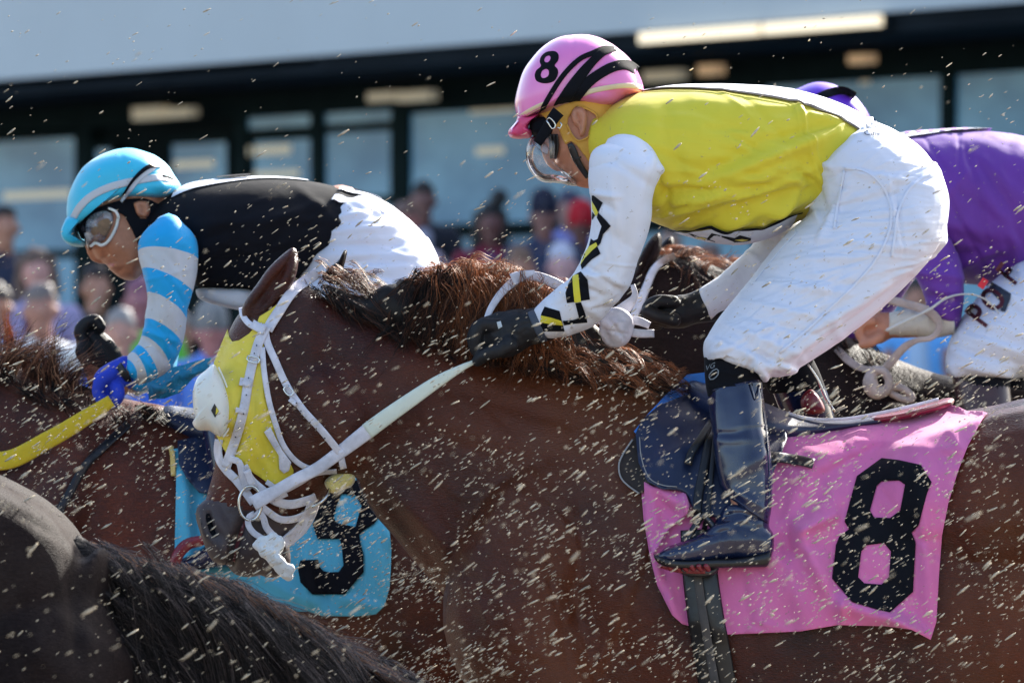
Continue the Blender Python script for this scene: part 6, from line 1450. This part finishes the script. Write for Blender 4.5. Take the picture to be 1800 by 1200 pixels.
q = MB(); q.add(*loft([(1672, 536, 1676, 588, .044, -.185), (1640, 542, 1642, 594, .043, -.18), (1600, 543, 1600, 592, .040, -.172), (1564, 549, 1562, 592, .034, -.164)], YP, 30, 26, (.1, .1))[:2]); wm = q.mesh("wrist_wrap"); sculpt(wm, [(1580, 546, 1584, 592, 4, .003), (1610, 544, 1614, 592, 5, -.003), (1630, 544, 1634, 592, 4, .003)]); link("wrist_wrap", wm, M_wrap, pj)
q = MB(); q.add(*loft([(1466, 570, 1510, 596, .040, .14), (1452, 580, 1478, 606, .036, .14)], YP, 12, 24, (.1, .1))[:2]); link("wrist_wrap", q.mesh("wrist_wrap"), M_wrap, pj)
q = MB(); q.add(*loft(P_HIP, YP, 30, 32, (.1, .5))[:2]); q.add(*loft(P_THIGH, YP, 50, 36, (.4, .12))[:2]); q.add(*loft(P_THIGHF, YP, 50, 36, (.4, .12))[:2]); pbq = remeshed(q.mesh("breeches"), .005, 5)
sculpt(pbq, [(1690, 590, 1800, 620, 6, .008), (1680, 610, 1790, 640, 6, -.007), (1676, 640, 1780, 660, 6, .008), (1700, 560, 1800, 590, 7, .006), (1740, 500, 1800, 540, 8, .005), (1670, 640, 1700, 680, 7, .008), (1780, 420, 1800, 500, 10, .005)] + ripples(30, [(1680, 580), (1800, 520), (1800, 660), (1680, 660)], 20, 15, 80, 4, .002), rough=(9, .0015)); brp = link("breeches", pbq, M_breech, pj)
BVPB = bvh_of(pbq)
# writing down the thigh: P O, a small badge, F
Z9 = lambda p: zoomed(p, 1390, 460, 4.285)
ax, ay = np.array([34., -42.]), np.array([-.78, -.62])
def lettermap(ox, oy, sx, sy):
    ux, uy = np.array([.60, -.80]), np.array([-.80, -.60])
    return lambda a, b_: tuple(np.array([ox, oy]) + ux * a * sx + uy * b_ * sy)
q = MB(); 
q.add(*glyphs("P", lettermap(1730, 577, 50, 66), BVPB, .004, .02)); q.add(*glyphs("O", lettermap(1750, 552, 44, 60), BVPB, .004, .02)); q.add(*glyphs("F", lettermap(1782, 502, 46, 62), BVPB, .004, .02))
link("thigh_lettering", q.mesh("thigh_lettering"), mat("maroon_print", C(78, 20, 36), rough=.7), brp)
q = MB(); q.add(*sheet([Z9([(1405, 182), (1446, 118), (1490, 144), (1450, 210)])], BVPB, .003, 4)); link("red_badge", q.mesh("red_badge"), mat("red_print", C(206, 30, 50)), brp)
q = MB(); q.add(*sheet([Z9([(1490, 206), (1510, 150), (1580, 190), (1660, 240), (1650, 290), (1616, 376), (1580, 370), (1590, 310), (1530, 250)])], BVPB, .003, 4)); link("dark_badge", q.mesh("dark_badge"), mat("teal_print", C(44, 52, 66)), brp)
for s, k in ((P_SHIN, -1), (P_SHINF, 1)):
    q = MB(); q.add(*loft(s, YP, 40, 28, (.1, .2))[:2]); q.add(*loft([(1790, 905, 1786, 958, .032, k * .287), (1730, 900, 1734, 962, .037, k * .295), (1670, 934, 1674, 968, .036, k * .31), (1632, 950, 1636, 966, .026, k * .32)], YP, 28, 22, (.3, .5))[:2])
    link("boot", remeshed(q.mesh("boot"), .005, 3), mat("brown_boot", C(70, 48, 48), rough=.35, var=(16, .3)), pj)
    q = MB(); q.add(*loft(shrunk([(1672 + 15 * (k + 1), 640, 1778 + 15 * (k + 1), 640, .058, k * .212), (1676 + 15 * (k + 1), 672, 1776 + 15 * (k + 1), 668, .057, k * .218), (1682 + 15 * (k + 1), 700, 1776 + 15 * (k + 1), 694, .056, k * .23)], 1.0), YP, 20, 28, (.1, .1))[:2]); link("sock", q.mesh("sock"), M_black, pj)
rp = thing("reins", "worn pale reins knotted below the purple rider's bare hands", "reins", P(1540, 640, YP - .2))
M_worn = mat("worn_leather", C(186, 166, 158), rough=.6, var=(40, .3), bump=(120, .4, .002))
q = MB()
q.add(*strap([(1560, 526, 15, YP - .22), (1600, 536, 15, YP - .23), (1630, 546, 16, YP - .24), (1648, 562, 15, YP - .24), (1650, 580, 12, YP - .24), (1636, 594, 10, YP - .24), (1612, 598, 10, YP - .24), (1590, 610, 14, YP - .23), (1570, 632, 15, YP - .22), (1552, 652, 14, YP - .21)], 18, None, 0, .005))
q.add(*strap([(1470, 612, 12, YP - .1), (1490, 632, 14, YP - .14), (1512, 646, 12, YP - .17), (1540, 650, 10, YP - .2)], 14, None, 0, .005)); q.add(*strap([(1462, 606, 14, YP - .08), (1450, 632, 14, YP - .07), (1440, 660, 12, YP - .06)], 16, None, 0, .005))
link("rein", q.mesh("rein"), M_worn, rp)
q = MB(); q.add(*limb([(1532, 656, YP - .215, .012), (1530, 676, YP - .22, .016), (1540, 690, YP - .22, .014), (1556, 686, YP - .215, .012)], 16, 12)); q.add(*limb([(1536, 650, YP - .22, .009), (1552, 652, YP - .225, .009), (1562, 666, YP - .225, .009), (1560, 684, YP - .225, .009), (1548, 692, YP - .22, .009)], 18, 10)); link("rein_knot", remeshed(q.mesh("rein_knot"), .003, 2), M_worn, rp)
q = MB(); q.add(*limb([(1558, 682, YP - .21, .008), (1578, 680, YP - .21, .008), (1598, 690, YP - .21, .007), (1604, 702, YP - .21, .007), (1590, 702, YP - .21, .007), (1568, 692, YP - .21, .007)], 24, 10)); link("rein_tail", q.mesh("rein_tail"), M_worn, rp)
wh = MB(); wh.add(*limb([(1560, 580, YP - .24, .0035), (1633, 544, YP - .25, .0028), (1660, 526, YP - .25, .0022), (1684, 518, YP - .25, .0018), (1712, 518, YP - .25, .0016), (1738, 530, YP - .25, .0016), (1756, 550, YP - .25, .0016)], 50, 8)); tag(link("riding_whip", wh.mesh("riding_whip"), mat("pale_whip", C(200, 196, 190), rough=.4)), "thin pale curved whip held by the purple rider", "whip")

# ================================================================ the nearest horse: rump and streaming tail at the lower left (plane y = -1)
YD = -1.0
HD_BODY = [(-2050, 1000, -1950, 1750, .26), (-1850, 900, -1800, 1850, .31), (-1550, 890, -1540, 1870, .34), (-1150, 880, -1150, 1840, .335), (-700, 856, -700, 1780, .33), (-400, 822, -380, 1740, .335), (-180, 806, -200, 1700, .33), (-40, 828, -60, 1640, .315), (70, 884, 30, 1560, .295), (130, 942, 96, 1460, .26), (152, 986, 132, 1330, .22)]
HD_NECK = [(-1900, 880, -2050, 1620, .24), (-2100, 840, -2250, 1450, .18), (-2400, 700, -2450, 1200, .13), (-2700, 560, -2640, 960, .10)]
HD_HEAD = [(-2640, 520, -2560, 620, .08), (-2760, 560, -2620, 720, .1), (-2880, 660, -2720, 820, .105), (-3000, 780, -2860, 900, .08), (-3080, 880, -2960, 960, .06)]
hdme = build_horse(HD_NECK, HD_BODY, HD_HEAD, YD, [(-1900, 1300, YD - .15, LEG_F), (-1950, 1300, YD + .15, LEG_FX), (30, 1100, YD - .16, LEG_R), (-20, 1100, YD + .16, LEG_R)], [limb([(-60, 1260, YD - .15, .15), (-20, 1340, YD - .16, .14), (0, 1440, YD - .16, .13)], 12, 18)], .009, 8.0)
sculpt(hdme, [(-60, 850, 120, 940, 12, .006), (-20, 870, 150, 965, 10, -.008), (120, 980, 145, 1200, 12, -.006), (40, 1000, 60, 1200, 30, .006)], rough=(6, .004))
hd = thing("racehorse", "sweaty seal brown horse in front at the lower left, its rump and streaming tail showing", "horse", (P(-600, 700, YD)[0], YD, 0), "galloping racehorses")
link("body", hdme, M_seal, hd)
for y in (YD - .06, YD + .06): ear("ear", [(-2650, 540), (-2640, 470), (-2620, 420), (-2600, 410), (-2585, 450), (-2590, 520), (-2610, 550)], .03, y, M_seal, hd)
q = MB(); q.add(*loft([(140, 940, 120, 1010, .05), (180, 968, 150, 1110, .07), (240, 984, 190, 1260, .09), (330, 1006, 270, 1420, .10), (430, 1040, 370, 1540, .10), (520, 1088, 480, 1600, .10), (610, 1146, 590, 1640, .09), (690, 1196, 690, 1640, .07), (780, 1290, 780, 1620, .04)], YD, 50, 28, (.3, .4))[:2]); tm = q.mesh("tail"); sculpt(tm, [], rough=(9, .012)); link("tail", tm, mat("tail_black", (.012, .010, .010, 1), rough=.7, spec=.1, bump=(40, .9, .01, (1, 1, 5), (0, .8, 0))), hd)
tl = lambda u: random.choice([0, 0, 0, 0, 0, 0, 4, 4])
link("tail_hair", hair_mesh("tail_hair", [
    dict(root=[(165, 958), (240, 984), (330, 1004), (420, 1034), (510, 1080), (600, 1136), (680, 1186)], n=2300, tip=(80, 42), aj=.22, bend=(10, 22), y=(YD - .07, YD + .05), m=lambda u: random.choice([0, 4, 4, 4, 3]), wave=5, rj=5, r=.0006),  # more grey and pale strands paint sun glints along the tail crest
    dict(root=[(150, 990), (220, 1010), (320, 1040), (430, 1080), (540, 1140)], n=1900, tip=(120, 110), aj=.28, bend=(-10, 60), y=(YD - .125, YD - .06), m=tl, wave=8, rj=22, r=.0005),
    dict(root=[(150, 1040), (210, 1110), (280, 1180)], n=1300, tip=(110, 150), aj=.3, bend=(-16, 50), y=(YD - .13, YD - .07), m=tl, wave=8, rj=24, r=.0005),
    dict(root=[(640, 1150), (700, 1190), (740, 1230)], n=200, tip=(60, 30), aj=.5, bend=(0, 20), y=(YD - .05, YD + .05), m=tl, wave=8, rj=14)]), [H_black, H_brown, H_rust, H_pale, mat("grey_glint_horsehair", C(84, 70, 66), rough=.36, spec=.5)], hd)

# ================================================================ sand kicked up through the air
NG = 19000
px = RNG.uniform(-80, 1880, NG * 6); py = RNG.uniform(-80, 1280, NG * 6)
dens = .03 + .95 / (1 + np.exp(-(py - 720) / 120)) * (.45 + .55 / (1 + np.exp(-(px - 560) / 160))) + .13 / (1 + np.exp(-(py - 400) / 60))
puff = np.array([noise.fractal(Vector((a * .006, b * .009, 3.1)), 1.0, 2.0, 4) for a, b in zip(px, py)])
dens *= np.clip(.8 + 1.5 * puff, .12, 2.2)
keep = RNG.random(NG * 6) < dens / 1.6
px, py = px[keep][:NG], py[keep][:NG]
gy = np.where(RNG.random(len(px)) < .95, RNG.uniform(-1.4, .9, len(px)), RNG.uniform(-3.2, -1.4, len(px)))
ico = np.array([[0, 0, 1], [.89, 0, .45], [.28, .85, .45], [-.72, .53, .45], [-.72, -.53, .45], [.28, -.85, .45], [.72, .53, -.45], [-.28, .85, -.45], [-.89, 0, -.45], [-.28, -.85, -.45], [.72, -.53, -.45], [0, 0, -1]])
icf = [(0,1,2),(0,2,3),(0,3,4),(0,4,5),(0,5,1),(1,6,2),(2,7,3),(3,8,4),(4,9,5),(5,10,1),(2,6,7),(3,7,8),(4,8,9),(5,9,10),(1,10,6),(11,7,6),(11,8,7),(11,9,8),(11,10,9),(11,6,10)]
gm = MB()
for x, y, d in zip(px, py, gy):
    if RNG.random() < .55:
        L = float(np.clip(RNG.lognormal(math.log(.0016), .45), .0006, .005)); w = float(np.clip(L * RNG.uniform(.25, .6), .0004, .0014))
    else:
        L = float(np.clip(RNG.lognormal(math.log(.0040), .58), .0011, .014)); w = float(np.clip(L * RNG.uniform(.08, .22), .0005, .0019))
    a = RNG.normal(.56, .12); el = RNG.normal(0, .15)
    v = ico * (1 + RNG.uniform(-.18, .18, (12, 1))) * [L, w, w]
    ca, sa = math.cos(a), math.sin(a); ce, se = math.cos(el), math.sin(el)
    v = np.stack([v[:, 0] * ce - v[:, 1] * se, v[:, 0] * se + v[:, 1] * ce, v[:, 2]], 1)
    v = np.stack([v[:, 0] * ca - v[:, 2] * sa, v[:, 1], v[:, 0] * sa + v[:, 2] * ca], 1)
    gm.add(v + P(x, y, d), icf)
tag(link("flying_sand", gm.mesh("flying_sand"), mat("sand_grains", C(222, 206, 178), rough=.9, var=(60, .62), trans=.0), smooth=True), "spray of tan sand grains and clods kicked up across the whole scene", None, kind='stuff')
